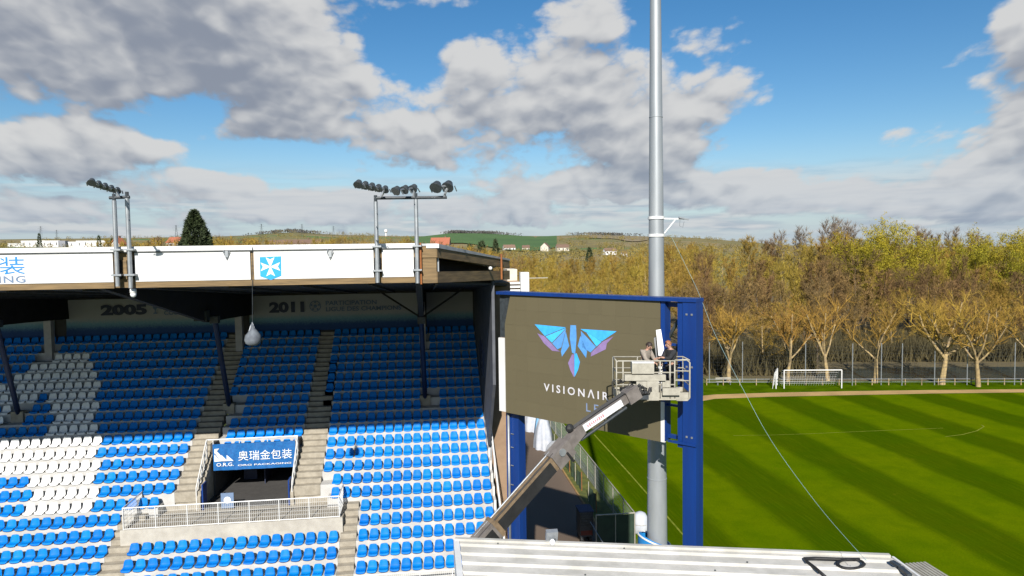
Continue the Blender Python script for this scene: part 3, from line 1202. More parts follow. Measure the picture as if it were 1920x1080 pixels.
SEATB, sv, sf = seat_mesh("stadium_seat", M["seat_blue"])
SEATW, _, _ = seat_mesh("stadium_seat_white", M["seat_white"])
WHITE = {18: [(80, 165)], 17: [(54, 171)], 16: [(25, 178)], 15: [(-300, 185)], 14: [(-300, 69), (86, 177)], 13: [(3, 20), (94, 185)], 12: [(-20, 6), (101, 173)],
         11: [(88, 181)], 10: [(-300, 190)], 9: [(-300, 180)], 8: [(-300, 188)], 7: [(56, 177)], 6: [(62, 185)], 5: [(47, 172)]}
seats = []
rs = random.Random(5)
for k in range(NROW):
    y, z = Yc(k), Zc(k)
    # right block
    nl = 13 if k <= 4 else (16 if k <= 6 else (17 if k <= 12 else 18))
    for i in range(nl):
        x = X1 - .5 * (nl - 1 - i)
        if k in (18, 19) and abs(x + .27) < .35:
            continue
        if k == 13 and i == 0:
            continue
        if k in (12, 13) and abs(x + .05) < .45:
            continue
        seats.append((x, y, z, False, "%s from the aisle in the %s row of the right block" % (ORD[i], ORD[k])))
    # left block
    xr = -14.60 if k <= 4 else (-13.13 if k == 5 else -12.63)
    i = 0
    while xr - .5 * i > XL + .3:
        x = xr - .5 * i
        px = proj((x, y, z))[0]
        w = any(a <= px <= b for a, b in WHITE.get(k, []))
        if not (k in (12, 13) and abs(x + 22.0) < .4) and not (k in (18, 19) and abs(x + 22.3) < .4):
            seats.append((x, y, z, w, "%s from the aisle in the %s row of the left block" % (ORD[i] if i < 30 else "outermost", ORD[k])))
        i += 1
    if k <= 2:
        for i in range(18):
            seats.append((-4.50 - .5147 * i, y, z, False, "%s from the right in the %s row of the lower middle block" % (ORD[i], ORD[k])))
    elif k >= 9:
        n_ = 8 if k <= 13 else 9
        for i in range(n_):
            x = -6.95 - .5 * i
            if k in (12, 13) and abs(x + 10.8) < .4:
                continue
            seats.append((x, y, z, False, "%s from the right in the %s row of the upper middle block" % (ORD[i], ORD[k])))
inview, rest = [], []
for s in seats:
    px, py, d = proj(s[:3])
    (inview if (-6 < px < 1926 and py < 1090) else rest).append((d, s))
inview.sort(key=lambda q: q[0])
for i, (d, s) in enumerate(inview[:300]):
    o = bpy.data.objects.new("stadium_seat", SEATW if s[3] else SEATB)
    col.objects.link(o)
    o.location = s[:3]
    o.rotation_euler = (rs.gauss(0, .035), rs.gauss(0, .01), rs.gauss(0, .03))
    tag(o, ("white" if s[3] else "blue") + " plastic seat, " + s[4], "seat", "seats in rows on the stand")
mb = MB()
for d, s in inview[300:] + rest:
    mb.cur = 1 if s[3] else 0
    a = rs.uniform(-.03, .03)
    tl = rs.uniform(-.03, .03)
    mb.add([(s[0] + x - a * y, s[1] + y + a * x - tl * z, s[2] + z + tl * y) for x, y, z in sv], sf)
o = mb.build("stadium_seats", [M["seat_blue"], M["seat_white"]], None, smooth=True, kind="stuff", fixn=False)
tag(o, "remaining rows of blue and white seats, most of them in the roof shade", "seats", "seats in rows on the stand")


# ---- floodlights on the fascia
def flood_mast(label, posts, bar, clusters, hole=None):
    o = thing("floodlight_mast", label, "floodlight", posts[0][0])
    for a, b in posts:
        mb = MB()
        mb.tube([a, b], .072, 10)
        p = mb.build("post", M["galv"], o, smooth=True)
        auto_smooth(p)
        mb = MB()
        mb.tube([V(b) - V((0, 0, .35)), V(b) + V((0, 0, .22))], .06, 8)
        mb.build("post_head", M["black_metal"], p)
        for z in (18.95, 18.1):
            mb = MB()
            mb.box(a[0] - .16, a[0] + .16, a[1] - .11, a[1] + .2, z - .03, z + .03)
            mb.build("clamp", M["galv"], p)
    mb = MB()
    mb.tube(bar, .055, 8)
    mb.build("crossbar", M["black_metal"], o)
    for base, pts, size, aim in clusters:
        mb = MB()
        mb.tube([base, pts[0]], .05, 6)
        mb.tube([pts[0], pts[-1]], .04, 6)
        mb.build("lamp_arm", M["galv"], o)
        for p in pts:
            add_lamp(o, V(p), size, V(aim))
    return o


def add_lamp(o, p, s, aim):
    aim = aim.normalized()
    a, b = ortho(aim)
    mb = MB()
    rings = [(-.55, .25), (-.50, .55), (-.1, .8), (.15, 1.0), (.25, 1.0)]
    vs, fs, n = [], [], 12
    for t_, r_ in rings:
        for k in range(n):
            th = 2 * math.pi * k / n
            vs.append(p + aim * (t_ * s) + a * (math.cos(th) * r_ * s * .62) + b * (math.sin(th) * r_ * s * .62))
    for i in range(len(rings) - 1):
        for k in range(n):
            fs.append((i * n + k, i * n + (k + 1) % n, (i + 1) * n + (k + 1) % n, (i + 1) * n + k))
    fs.append(tuple(range(n)))
    mb.add(vs, fs)
    l = mb.build("lamp", M["lamp_body"], o)
    auto_smooth(l)
    mb = MB()
    n0 = (len(rings) - 1) * n
    mb.add(vs[n0:], [tuple(range(n))])
    mb.build("lens", M["lamp_glass"], l)
    mb = MB()
    mb.bar(p - a * (s * .7), p - a * (s * .7) - b * (s * .7), .03)
    mb.bar(p + a * (s * .7), p + a * (s * .7) - b * (s * .7), .03)
    mb.build("yoke", M["galv"], l, kind="stuff")


PY = FY - .22


def pp(x, y, Y=PY):
    return on_Y(x, y, Y)


def vpost(x0, y0, y1):
    a = pp(x0, y0)
    b = pp(x0 - 5, y1)
    return (a, V((a.x, a.y, b.z)))


pL = [vpost(221, 537, 376), vpost(245.5, 540, 372)]
arm = [on_Y(220 - 52 * s, 357 - 17 * s, PY - 3.4 * s) for s in (0, .22, .45, .68, .92)]
flood_mast("twin post floodlight on the left of the fascia with lamps on one long arm", pL,
           [pp(205, 371), pp(243, 369.5)], [(pp(222, 369), arm, .20, (.15, -.8, -.9))])
pR = [vpost(708, 530, 378), vpost(783, 531, 374)]
c1 = [on_Y(722 - 50 * s, 355 - 10 * s, PY - 2.8 * s) for s in (0, .25, .5, .75, 1)]
c2 = [on_Y(775 - 32 * s, 353 + 4 * s, PY - 1.2 * s) for s in (0, .5, 1)]
c3 = [on_Y(840, 349, PY), on_Y(818, 350, PY - .3)]
flood_mast("three headed floodlight on twin posts near the right end of the fascia", pR,
           [pp(702, 371.5), pp(838, 370)], [(pp(714, 370), c1, .24, (-.3, -.75, -1)), (pp(776, 370), c2, .27, (-.6, -.7, -.9)), (pp(832, 370), c3, .36, (-.35, -.7, -.8))])
# ------------------------------------------------------------------ video screen on its blue steel frame
S0 = V((3.1, 27.4, 0))
ST = V((.66419, -.74757, 0))
SN = V((-.74757, -.66419, 0))            # towards the viewer's side
SZb, SZt, SW = 12.25, 17.0, 6.95


def SP(s, z, off=0.0):
    return S0 + ST * s + SN * off + V((0, 0, z))


def scr(px, py, off=0.0):
    a = ray(px, py)
    k = ((S0 + SN * off).dot(SN)) / (a.x * SN.x + a.y * SN.y)
    return CP + a * k


def sbox(mb, s0, s1, o0, o1, z0, z1):
    return mb.obox(SP((s0 + s1) / 2, (z0 + z1) / 2, (o0 + o1) / 2), ST * ((s1 - s0) / 2), SN * ((o1 - o0) / 2), V((0, 0, (z1 - z0) / 2)))


vs_ = thing("video_screen", "large grey LED video screen showing a blue bird, on a dark blue steel frame", "video screen", SP(4, 0))


def spart(name, mt, boxes, label=None):
    mb = MB()
    for b in boxes:
        sbox(mb, *b)
    return mb.build(name, M[mt], vs_, label=label)


spart("column", "frame_blue", [(7.80, 8.28, -.42, .06, 0, 17.08)])
spart("column_flange", "frame_blue", [(7.60, 7.797, -.50, .02, 12.2, 17.06)])
spart("column", "frame_blue", [(-.32, .36, -.75, -.35, 0, 16.95)])
spart("column_flange", "frame_blue", [(-.42, .10, -.80, -.45, 15.2, 17.0)])
spart("top_beam", "frame_blue", [(-.36, 8.29, -.44, .10, 17.003, 17.12)])
spart("bottom_beam", "frame_blue", [(.1, 7.0, -.60, -.32, 12.35, 12.7)])
spart("screen_post", "frame_blue", [(6.965, 7.12, -.40, -.02, 12.3, 17.0)])
for y_, h in ((648, .07), (763, .07), (822, .12), (832, .05), (572, .16)):
    z = scr(1262, y_).z
    spart("cross_brace", "frame_blue", [(7.122, 7.598, -.30, -.18, z - h / 2, z + h / 2)])
for (xa, ya), (xb, yb) in (((1244, 652), (1272, 600)), ((1246, 690), (1272, 650))):
    mb = MB()
    mb.bar(scr(xa, ya, -.36), scr(xb, yb, -.36), .09, .09)
    mb.build("diagonal_brace", M["black_metal"], vs_)
mb = MB()
sbox(mb, 7.5, 8.29, .062, .12, scr(1290, 832).z - .03, scr(1290, 832).z + .05)
mb.build("splice_plate", M["frame_blue"], vs_)
for z in (12.6, 14.9, 16.6):
    mb = MB()
    for s in (7.95, 8.13):
        c = SP(s, z, .07)
        mb.obox(c, ST * .03, SN * .015, V((0, 0, .03)))
    mb.build("bolt", M["galv"], vs_, kind="stuff")
for pxx, y0_, y1_ in ((953, 772, 1090), (1248, 575, 645)):
    mb = MB()
    a = scr(pxx, y0_, -.25)
    b = scr(pxx + 3, y1_, -.25)
    mb.tube([(a.x, a.y, a.z), (a.x, a.y, b.z)], .055, 8)
    mb.build("conduit", M["galv"], vs_, smooth=True)
for y_ in (813, 838, 872, 908):                          # rungs on the left column
    c = scr(958, y_, -.3)
    mb = MB()
    mb.bar(c, c + ST * .14, .03)
    mb.build("rung", M["galv"], vs_)
spart("screen_backing", "black_metal", [(-.02, 6.95, -.34, -.085, 12.28, 16.98)])
for s0, s1, z0, z1 in ((-.36, -.03, 12.27, 15.25), (6.96, 7.10, 12.25, 13.62)):
    mb = MB()
    sbox(mb, s0, s1, -.10, -.004, z0, z1)
    mb.build("side_cover", M["white_panel"], vs_)
M["led"] = mat("led_module", (.118, .101, .060), .6, var=.05, scale=60, rnd=.025, spec=.15)
NC, NR = 12, 8
cw, ch = SW / NC, (SZt - SZb) / NR
me0 = None
for j in range(NR):
    for i in range(NC):
        if i == 0 and j >= NR - 2:
            continue
        if me0 is None:
            mb = MB()
            mb.obox((0, 0, 0), ST * (cw / 2 - .0012), SN * .04, V((0, 0, ch / 2 - .0012)))
            o = mb.build("led_cabinet", M["led"])
            o.parent = vs_
            me0 = o.data
        else:
            o = bpy.data.objects.new("led_cabinet", me0)
            col.objects.link(o)
            o.parent = vs_
        o.location = SP((i + .5) * cw, SZb + (j + .5) * ch, -.04 + (.001 if (i * 7 + j * 3) % 5 == 0 else 0)) - vs_.location
mb = MB()                                               # the corner cabinet cut on the slope, and the dark gap beside it
z6, z8 = SZb + 6 * ch, SZt
mb.prism([SP(.003, z6 + .003, 0), SP(cw - .003, z6 + .003, 0), SP(cw - .003, z8 - .003, 0), SP(cw * .55, z8 - .003, 0)], SN * -.08)
mb.build("led_cabinet", M["led"], vs_, label="led cabinet cut on a slope at the upper left corner")
mb = MB()
mb.prism([SP(-.36, 15.26, -.12), SP(.2, 15.26, -.12), SP(.4, 16.99, -.12), SP(-.36, 16.99, -.12)], SN * -.2)
mb.build("corner_cover", M["black_metal"], vs_)


def led(name, c, e=.13):
    return mat(name, c, .5, var=.10, scale=5, emis=e, spec=.2)


M["led_light"] = led("led_light_blue", (.05, .36, .80))
M["led_cyan"] = led("led_cyan", (.06, .44, .86))
M["led_mid"] = led("led_mid_blue", (.09, .27, .58))
M["led_purple"] = led("led_purple", (.23, .16, .33))
M["led_white"] = led("led_white", (.52, .51, .54))
M["led_slate"] = led("led_slate", (.17, .22, .34))
em = thing("bird_emblem", "", "", SP(3, 15, 0))
for q in ("label", "category"):
    del em[q]
em.parent = vs_
em.location = SP(3, 15, 0) - vs_.location
BIRD = [("wing_feather", "led_light", [(122, 98), (438, 128), (225, 215)]), ("wing_feather", "led_cyan", [(440, 134), (232, 220), (296, 283)]),
        ("wing_feather", "led_mid", [(440, 142), (300, 290), (352, 352), (392, 330)]), ("wing_feather", "led_mid", [(436, 170), (472, 318), (398, 424), (388, 372)]),
        ("wing_edge", "led_purple", [(148, 188), (218, 218), (292, 292), (348, 356), (380, 374), (300, 366), (218, 292)]),
        ("wing_feather", "led_light", [(585, 145), (952, 168), (800, 270)]), ("wing_feather", "led_cyan", [(640, 172), (798, 274), (748, 322)]),
        ("wing_feather", "led_mid", [(590, 165), (742, 326), (688, 382), (602, 330)]), ("wing_feather", "led_mid", [(585, 215), (558, 318), (642, 438), (652, 372)]),
        ("wing_edge", "led_purple", [(922, 218), (806, 276), (752, 330), (694, 384), (690, 424), (842, 350), (852, 292)]),
        ("body", "led_mid", [(484, 106), (540, 108), (546, 230), (532, 402), (500, 384), (478, 240)]),
        ("tail_feather", "led_purple", [(500, 402), (520, 400), (522, 636), (482, 560), (460, 490)]),
        ("tail_feather", "led_light", [(524, 400), (546, 390), (580, 480), (560, 560), (525, 630)])]
for nm, mt_, pts in BIRD:
    mb = MB()
    mb.prism([scr(980 + x / 5.4, 590 + y / 5.4, .006) for x, y in pts], SN * .004)
    mb.build(nm, M[mt_], em)
a, b = scr(1020, 731), scr(1141, 752)
s0 = (a - S0).dot(ST)
s1 = (b - S0).dot(ST)
lettering("lettering", "VISIONΛIR", SP(s0, 13.37, .006), ST, UZ, 1, M["led_white"], vs_, .012, fit=(s1 - s0, .31), spacing=1.5, letters=True)
lettering("lettering", "LED", SP(3.93, 12.86, .006), ST, UZ, 1, M["led_slate"], vs_, .004, fit=(1.0, .30), spacing=1.5, letters=True)

# ------------------------------------------------------------------ lighting mast
MX, MY = 8.42, 24.62


def mr(z): return max(.06, .372 - .0089 * (z - 8))


ms = thing("lighting_mast", "tall tapering galvanised lighting mast rising behind the video screen", "mast", (MX, MY, 0))
mb = MB()
zs = [0, 5, 10, 15, 20, 25, 30, 36, 42]
mb.tube([(MX, MY, z) for z in zs], [mr(z) for z in zs], 32)
auto_smooth(mb.build("shaft", M["galv_mast"], ms))
for z in (19.86, 19.22):
    mb = MB()
    mb.lathe([(mr(z) + .004, -.055), (mr(z) + .035, -.05), (mr(z) + .035, .05), (mr(z) + .004, .055)], (MX, MY, z), 28)
    mb.build("collar", M["white_metal"], ms)
for z in (10.2, 23.5):
    mb = MB()
    mb.lathe([(mr(z) + .001, -.02), (mr(z) + .012, -.015), (mr(z) + .012, .015), (mr(z) + .001, .02)], (MX, MY, z), 28)
    mb.build("section_joint", M["galv_mast"], ms)
mb = MB()
a = V((MX + mr(19.8), MY - .1, 19.83))
b = V((MX + 1.0, MY - .3, 19.80))
mb.bar(a, b, .05)
mb.bar(V((MX + mr(19.2), MY - .1, 19.3)), a + (b - a) * .55, .04)
mb.build("bracket_arm", M["white_metal"], ms)
mb = MB()
mb.bar(b - V((.25, 0, -.06)), b + V((.12, 0, -.02)), .07, .05)
mb.tube([b - V((.2, 0, 0)), b - V((.22, .0, .25)), b - V((.1, 0, .3)), b - V((.05, 0, .1))], .012, 5)
mb.build("pulley", M["galv"], ms, kind="stuff")
mb = MB()
n = 28
prof = []
vs, fs = [], []
for i in range(n):
    th = 2 * math.pi * i / n
    for r_, z in ((.60, 0), (.60, 7.85 - .22 * math.cos(th) * 1.0), (.46, 7.9 - .2 * math.cos(th))):
        vs.append((MX - .12 + r_ * math.cos(th), MY + r_ * math.sin(th), z))
for i in range(n):
    j = (i + 1) % n
    for q in (0, 1):
        fs.append((i * 3 + q, j * 3 + q, j * 3 + q + 1, i * 3 + q + 1))
mb.add(vs, fs)
slv = mb.build("padded_sleeve", M["print_blue"], ms)
auto_smooth(slv)
mb = MB()
mb.tube([(MX - .12 + .60 * math.cos(2 * math.pi * i / n), MY + .60 * math.sin(2 * math.pi * i / n), 7.87 - .22 * math.cos(2 * math.pi * i / n)) for i in range(n + 1)], .035, 6)
mb.build("white_rim", M["white_metal"], slv)
mb = MB()
for th in (R(258), R(266)):
    pass
pts = [(MX - .12 + .604 * math.cos(t_), MY + .604 * math.sin(t_), 7.84 - .22 * math.cos(t_)) for t_ in (R(248), R(254), R(260), R(266))]
vs = pts + [(p[0], p[1], 2.0) for p in pts]
mb.add(vs, [(i, i + 1, i + 5, i + 4) for i in range(3)])
mb.build("white_stripe", M["print_white"], slv)

# ------------------------------------------------------------------ near roof
RZ = 12.2
E0, E1 = on_z(862, 1018.5, RZ), on_z(1672, 1050, RZ)
RU = (E1 - E0).normalized()
RL = (E1 - E0).length
RWv = V((0, -1, -.06))
nr = thing("low_building", "low building in front with a white corrugated metal roof", "building", (5, 9, 0))


def RP(s, t_, h=0.0): return E0 + RU * s + RWv * t_ + V((0, 0, h))


per = .40
M["roof_white"] = mat("roof_white_sheet", (.57, .55, .50), .5, scale=1.6, c2=(.42, .405, .36), bump=.05)
k = 0
tpos = 0.0
while tpos < 10:
    mb = MB()
    prof = []
    nn = 3
    for i in range(nn):
        b_ = tpos + per * i
        for dt, h in ((0, .045), (.10, .045), (.15, .0), (.34, .0)):
            prof.append((b_ + dt, h))
    prof.append((tpos + per * nn, .045))
    vs = []
    for t_, h in prof:
        vs.append(RP(0, t_, h))
        vs.append(RP(RL, t_, h))
    m_ = len(prof)
    low = [q - V((0, 0, .012)) for q in vs]
    fs = [(2 * i, 2 * i + 1, 2 * i + 3, 2 * i + 2) for i in range(m_ - 1)] + [(2 * m_ + 2 * i, 2 * m_ + 2 * i + 2, 2 * m_ + 2 * i + 3, 2 * m_ + 2 * i + 1) for i in range(m_ - 1)]
    for e_ in (0, 1):
        fs += [(2 * i + e_, 2 * i + 2 + e_, 2 * m_ + 2 * i + 2 + e_, 2 * m_ + 2 * i + e_) for i in range(m_ - 1)]
    mb.add(vs + low, fs)
    mb.build("roof_sheet", M["roof_white"], nr)
    tpos += per * nn
mb = MB()
for s, w in ((-.14, .13), (RL + .005, .05)):
    c0, c1 = RP(s, -.02), RP(s, 10.2)
    mb.prism([c0 + V((0, 0, .07)), c1 + V((0, 0, .07)), c1 - V((0, 0, .45)), c0 - V((0, 0, .45))], RU * w)
    mb.build("verge_trim", M["white_metal"], nr)
    mb = MB()
mb.bar(RP(-.1, -.06, .03), RP(RL, -.06, .03), .10, .12)
mb.build("ridge_trim", M["roof_white"], nr)
mb = MB()
c = [RP(.25, .3), RP(RL - .25, .3), RP(RL - .25, 9.6), RP(.25, 9.6)]
mb.add([(q.x, q.y, 0) for q in c] + [(q.x, q.y, q.z - .1) for q in c], [(0, 1, 2, 3), (4, 5, 6, 7), (0, 1, 5, 4), (1, 2, 6, 5), (2, 3, 7, 6), (3, 0, 4, 7)])
mb.build("wall", M["house_white"], nr)
rng = random.Random(3)
for i in range(26):                                    # fixing screws and dirt
    mb = MB()
    p = RP(rng.uniform(.3, RL - .3), per * rng.randint(0, 12) + .05, .05)
    mb.ball(p, .022, n=6, m=4)
    mb.build("fixing_screw", M["lamp_body"], nr)


def rz(px, py, h=.055): return on_z(px, py, RZ + h - .06 * 0)


def hosepath(pts, h=.065):
    o_ = []
    for x, y in pts:
        a = ray(x, y)
        # the roof plane
        p0, nv = RP(0, 0, h), RU.cross(RWv).normalized()
        o_.append(CP + a * ((p0 - CP).dot(nv) / a.dot(nv)))
    return o_


mb = MB()
mb.tube(hosepath([(1612, 1049), (1570, 1048.5), (1530, 1047), (1508, 1047.5), (1514, 1054), (1530, 1066), (1548, 1082)]), .035, 6)
mb.build("hose", M["hose"], None, smooth=True)
tag(bpy.context.scene.objects["hose"], "black hose laid in a corner shape on the white corrugated roof", "hose")
mb = MB()
mb.tube(hosepath([(1595 + 27 * math.cos(R(a_)) * (1 - a_ / 6000), 1057 + 9 * math.sin(R(a_)) * (1 - a_ / 9000)) for a_ in range(0, 1000, 18)]), .021, 6)
o = mb.build("cable_coil", M["hose"], None, smooth=True)
tag(o, "coiled black cable lying on the far right of the white corrugated roof", "cable")
for (xa, ya), (xb, yb) in (((1672, 1053), (1686, 1062)), ((1688, 1064), (1706, 1079))):
    pth = hosepath([(xa, ya), (xb, yb)], .09)
    mb = MB()
    mb.bar(pth[0], pth[1], .10, .06)
    mb.build("edge_flashing", M["black_metal"], nr)
q = on_z(1722, 1074, 11.8)
vb = thing("ventilation_cover", "small grey ribbed ventilation cover beside the right end of the white roof", "ventilation cover", q)
mb = MB()
mb.box(q.x - .35, q.x + .35, q.y - .5, q.y + .3, 0, 11.85)
mb.build("duct", M["house_wall"], vb)
for i in range(9):
    mb = MB()
    x = q.x - .34 + i * .085
    mb.box(x, x + .05, q.y - .5, q.y + .3, 11.853, 11.88)
    mb.build("rib", M["lift_beige"], vb)
q = on_Y(1036, 1019, E0.y + (E1.y - E0.y) * .22)
rl = thing("roof_floodlight", "small galvanised floodlight clamped to the far edge of the white roof", "floodlight", q)
mb = MB()
mb.obox(q + V((0, .1, .14)), V((.13, 0, 0)), V((0, .05, .02)), V((0, -.04, .12)))
mb.build("housing", M["galv"], rl)
mb = MB()
mb.ball(q + V((0, .0, .03)), .07, n=8, m=6)
mb.build("reflector", M["print_white"], rl)
mb = MB()
mb.tube([q + V((.05, 0, -.12)), q + V((.05, 0, .1))], .02, 6)
mb.build("clamp", M["black_metal"], rl)

# rope from the mast bracket down to the roof
rpx = [(1252, 430, 24.3), (1275, 476, 23.8), (1309, 547, 22.8), (1340, 625, 21.5), (1396, 735, 19.6), (1448, 829, 18.0), (1532, 945, 15.6), (1615, 1041, 13.6), (1622, 1047, 13.4)]
mb = MB()
ctl = [at_d(*q) for q in rpx]
cr_ = []
for i in range(len(ctl) - 1):                            # Catmull-Rom through the points: a slack, even curve
    p0, p1, p2, p3 = ctl[max(0, i - 1)], ctl[i], ctl[i + 1], ctl[min(len(ctl) - 1, i + 2)]
    for k in range(6):
        u = k / 6
        cr_.append((p1 * 2 + (p2 - p0) * u + (p0 * 2 - p1 * 5 + p2 * 4 - p3) * u * u + (p1 * 3 - p0 - p2 * 3 + p3) * u * u * u) * .5)
cr_.append(ctl[-1])
mb.tube(cr_, .0045, 5)
o = mb.build("guy_rope", mat("rope", (.30, .46, .46), .7), None, smooth=True)
tag(o, "thin pale rope running from the mast bracket down to the white roof", "rope")

# ------------------------------------------------------------------ boom lift
lf = thing("boom_lift", "beige and grey articulated boom lift raising a railed work platform to the screen", "boom lift", (-6, 14, 0))
P1 = at_d(902, 1018, 18.7)
PE = at_d(1050, 850, 19.9)
PJ = at_d(1076, 812, 20.15)
PK = at_d(1180, 742, 20.75)
dv = (PE - P1).normalized()
PB = V((P1.x + 1.6, P1.y + .4, 2.3))      # the riser stands behind the near building


def boxbeam(name, p, q, w, h, mt, parent=lf, label=None):
    mb = MB()
    mb.bar(p, q, w, h)
    return mb.build(name, M[mt], parent, label=label)


mid = P1 + dv * 0.55
boxbeam("lower_boom", P1 - dv * .25, mid, .40, .50, "boom_grey")
boxbeam("riser", PB, P1 - dv * .1 - V((0, 0, .15)), .42, .5, "boom_grey")
ub = boxbeam("upper_boom", mid - dv * .02, PE - dv * .15, .33, .42, "boom_tan")
sd_, up_ = ortho(PE - P1)
boxbeam("end_ring", mid - dv * .03, mid + dv * .08, .43, .53, "boom_tan", ub)
for L0, L1, wd, par in ((mid + dv * .12, PE - dv * .45, .33, ub), (P1 - dv * .2, mid - dv * .12, .40, lf)):
    mb = MB()
    mb.bar(L0 + sd_ * (wd / 2 + .008) - up_ * .02, L1 + sd_ * (wd / 2 + .008) - up_ * .02, .02, .36)
    mb.build("side_recess", M["hose"], par)
for s_ in (-1, 1):                                       # hydraulic pipes along the boom
    mb = MB()
    o_ = sd_ * (.10 * s_) + up_ * .235
    mb.tube([P1 + o_, PE + o_ - dv * .2], .022, 6)
    mb.build("hydraulic_pipe", M["hose"] if s_ > 0 else M["galv"], lf)
mb = MB()
mb.obox(PE, dv * .34, sd_ * .22, up_ * .25)
kn = mb.build("elbow_joint", M["boom_grey"], lf)
mb = MB()
mb.tube([PE - sd_ * .26 + up_ * .12, PE + sd_ * .26 + up_ * .12], .11, 12)
mb.build("pivot_pin", M["galv"], kn)
mb = MB()
mb.tube([PE - sd_ * .26, PE - sd_ * .31], .30, 18)
mb.build("hose_guide", M["roof_metal"], kn)
mb = MB()
mb.bar(PE + sd_ * .24 + dv * .1, PE + sd_ * .26 + dv * .1 - up_ * .35, .09, .06)
mb.build("lock_plate", M["hose"], kn)
dj = (PK - PJ).normalized()
sj, uj = ortho(dj)
mb = MB()
mb.bar(PE + dv * .2, PJ + dj * .25, .28, .32)
mb.build("link_arm", M["boom_grey"], lf)
boxbeam("jib", PJ, PK, .22, .25, "boom_grey", lf)
mb = MB()
mb.bar(PJ + dj * .30 + sj * .118, PJ + dj * 1.72 + sj * .118, .012, .21)
lb = mb.build("label_plate", M["print_white"], lf)
rng = random.Random(8)
for i in range(9):                                       # worn, unreadable red lettering strip: short bars
    mb = MB()
    p = PJ + dj * (.42 + .07 * i) + sj * .128
    mb.bar(p, p + dj * .045, .006, rng.uniform(.06, .11))
    mb.build("faded_print", mat("faded_red", (.55, .22, .24), .7) if i == 0 else bpy.data.materials["faded_red"], lb)
mb = MB()
mb.tube([PJ + dj * .1 - uj * .30, PK - dj * .25 - uj * .26], .05, 8)
mb.build("jib_cylinder", M["black_metal"], lf)
mb = MB()
mb.ball(PJ - uj * .02 + uj * .22 - dj * .05, .13, n=8, m=6)
mb.build("hose_clamp", M["hose"], lf)
mb = MB()
for i in range(4):
    o_ = sj * (.05 * i - .08)
    mb.tube([PJ + uj * .16 + o_, (PJ + PK) / 2 + uj * .19 + o_, PK + uj * .18 + o_, PK + dj * .25 + uj * (.32 - .05 * i) + o_, PK + dj * .35 - uj * .05 + o_], .016, 5)
mb.build("hydraulic_hose", M["hose"], lf, kind="stuff")
mb = MB()
mb.obox(PK + dj * .08, dj * .22, sj * .17, uj * .20)
mb.build("jib_head", M["boom_grey"], lf)
# carriage below the picture: turntable, chassis, wheels
hd = V((dv.x, dv.y, 0)).normalized()
hs2 = V((hd.y, -hd.x, 0))
mb = MB()
mb.obox(V((PB.x, PB.y, 1.75)) - hd * .6, hd * 1.5, hs2 * 1.05, V((0, 0, .6)))
mb.build("turret", M["boom_grey"], lf)
mb = MB()
mb.obox(V((PB.x, PB.y, .85)), hd * 1.9, hs2 * .8, V((0, 0, .28)))
mb.build("chassis", M["lift_beige"], lf)
for a_, b_ in ((1.35, 1.1), (1.35, -1.1), (-1.35, 1.1), (-1.35, -1.1)):
    c = V((PB.x, PB.y, .5)) + hd * a_ + hs2 * b_
    mb = MB()
    mb.tube([c - hs2 * .18, c + hs2 * .18], .5, 20)
    mb.build("wheel", M["hose"], lf)

# platform
BF0, BF1 = V((5.80, 20.72, 0)), V((8.02, 20.40, 0))
bt_ = (BF1 - BF0).normalized()
bn_ = V((-bt_.y, bt_.x, 0))            # away from the viewer
BW, BD = (BF1 - BF0).length, .84
FZ0 = 14.12


def BP(u, w, z): return BF0 + bt_ * (u * BW) + bn_ * (w * BD) + V((0, 0, FZ0 + z - .02 * u))


pf = thing("work_platform", "", "", BP(.5, .5, 0))
for q in ("label", "category"):
    del pf[q]
pf.parent = lf
pf.location = BP(.5, .5, 0) - lf.location


def rail(name, pts, r=.024, mt="lift_beige"):
    mb = MB()
    mb.tube(pts, r, 6)
    return mb.build(name, M[mt], pf, smooth=True)


mb = MB()
mb.hexa([BP(0, 0, -.06), BP(1, 0, -.06), BP(1, 1, -.06), BP(0, 1, -.06), BP(0, 0, 0), BP(1, 0, 0), BP(1, 1, 0), BP(0, 1, 0)])
mb.build("floor_grating", M["lift_beige"], pf)
for (u0, w0, u1, w1) in ((0, 0, 1, 0), (0, 1, 1, 1), (0, 0, 0, 1), (1, 0, 1, 1)):
    mb = MB()
    mb.bar(BP(u0, w0, .09), BP(u1, w1, .09), .02, .18)
    mb.build("kick_plate", M["lift_beige"], pf)
H = 1.16
for u in (0, .09, .36, .60, .735, .80):
    rail("front_post", [BP(u, 0, 0), BP(u, -.0, H)])
for u in (.0, .35, .7, 1):
    rail("rear_post", [BP(u, 1, 0), BP(u, 1, H)])
rail("top_rail", [BP(0, 0, H - .06), BP(.02, 0, H), BP(.80, 0, H)])
rail("top_rail", [BP(0, 0, H), BP(0, 1, H), BP(1, 1, H), BP(1, 0, H + .02)])
for z in (.42, .80):
    rail("mid_rail", [BP(0, 0, z), BP(.80, 0, z)])
    rail("mid_rail", [BP(0, 0, z), BP(0, 1, z), BP(1, 1, z), BP(1, 0, z)])
rail("gate", [BP(.80, 0, H + .02), BP(.96, -.06, H + .04), BP(1.0, -.06, H - .04), BP(1.0, -.06, .02), BP(.97, -.06, -.06), BP(.82, -.04, -.06)], .028)
rail("gate_rail", [BP(.80, 0, .55), BP(1.0, -.05, .55)], .02)
rail("gate_rail", [BP(.80, 0, .85), BP(1.0, -.05, .85)], .02)


def pbox(name, u0, u1, w0, w1, z0, z1, mt):
    mb = MB()
    mb.hexa([BP(u0, w0, z0), BP(u1, w0, z0), BP(u1, w1, z0), BP(u0, w1, z0), BP(u0, w0, z1), BP(u1, w0, z1), BP(u1, w1, z1), BP(u0, w1, z1)])
    return mb.build(name, M[mt], pf)


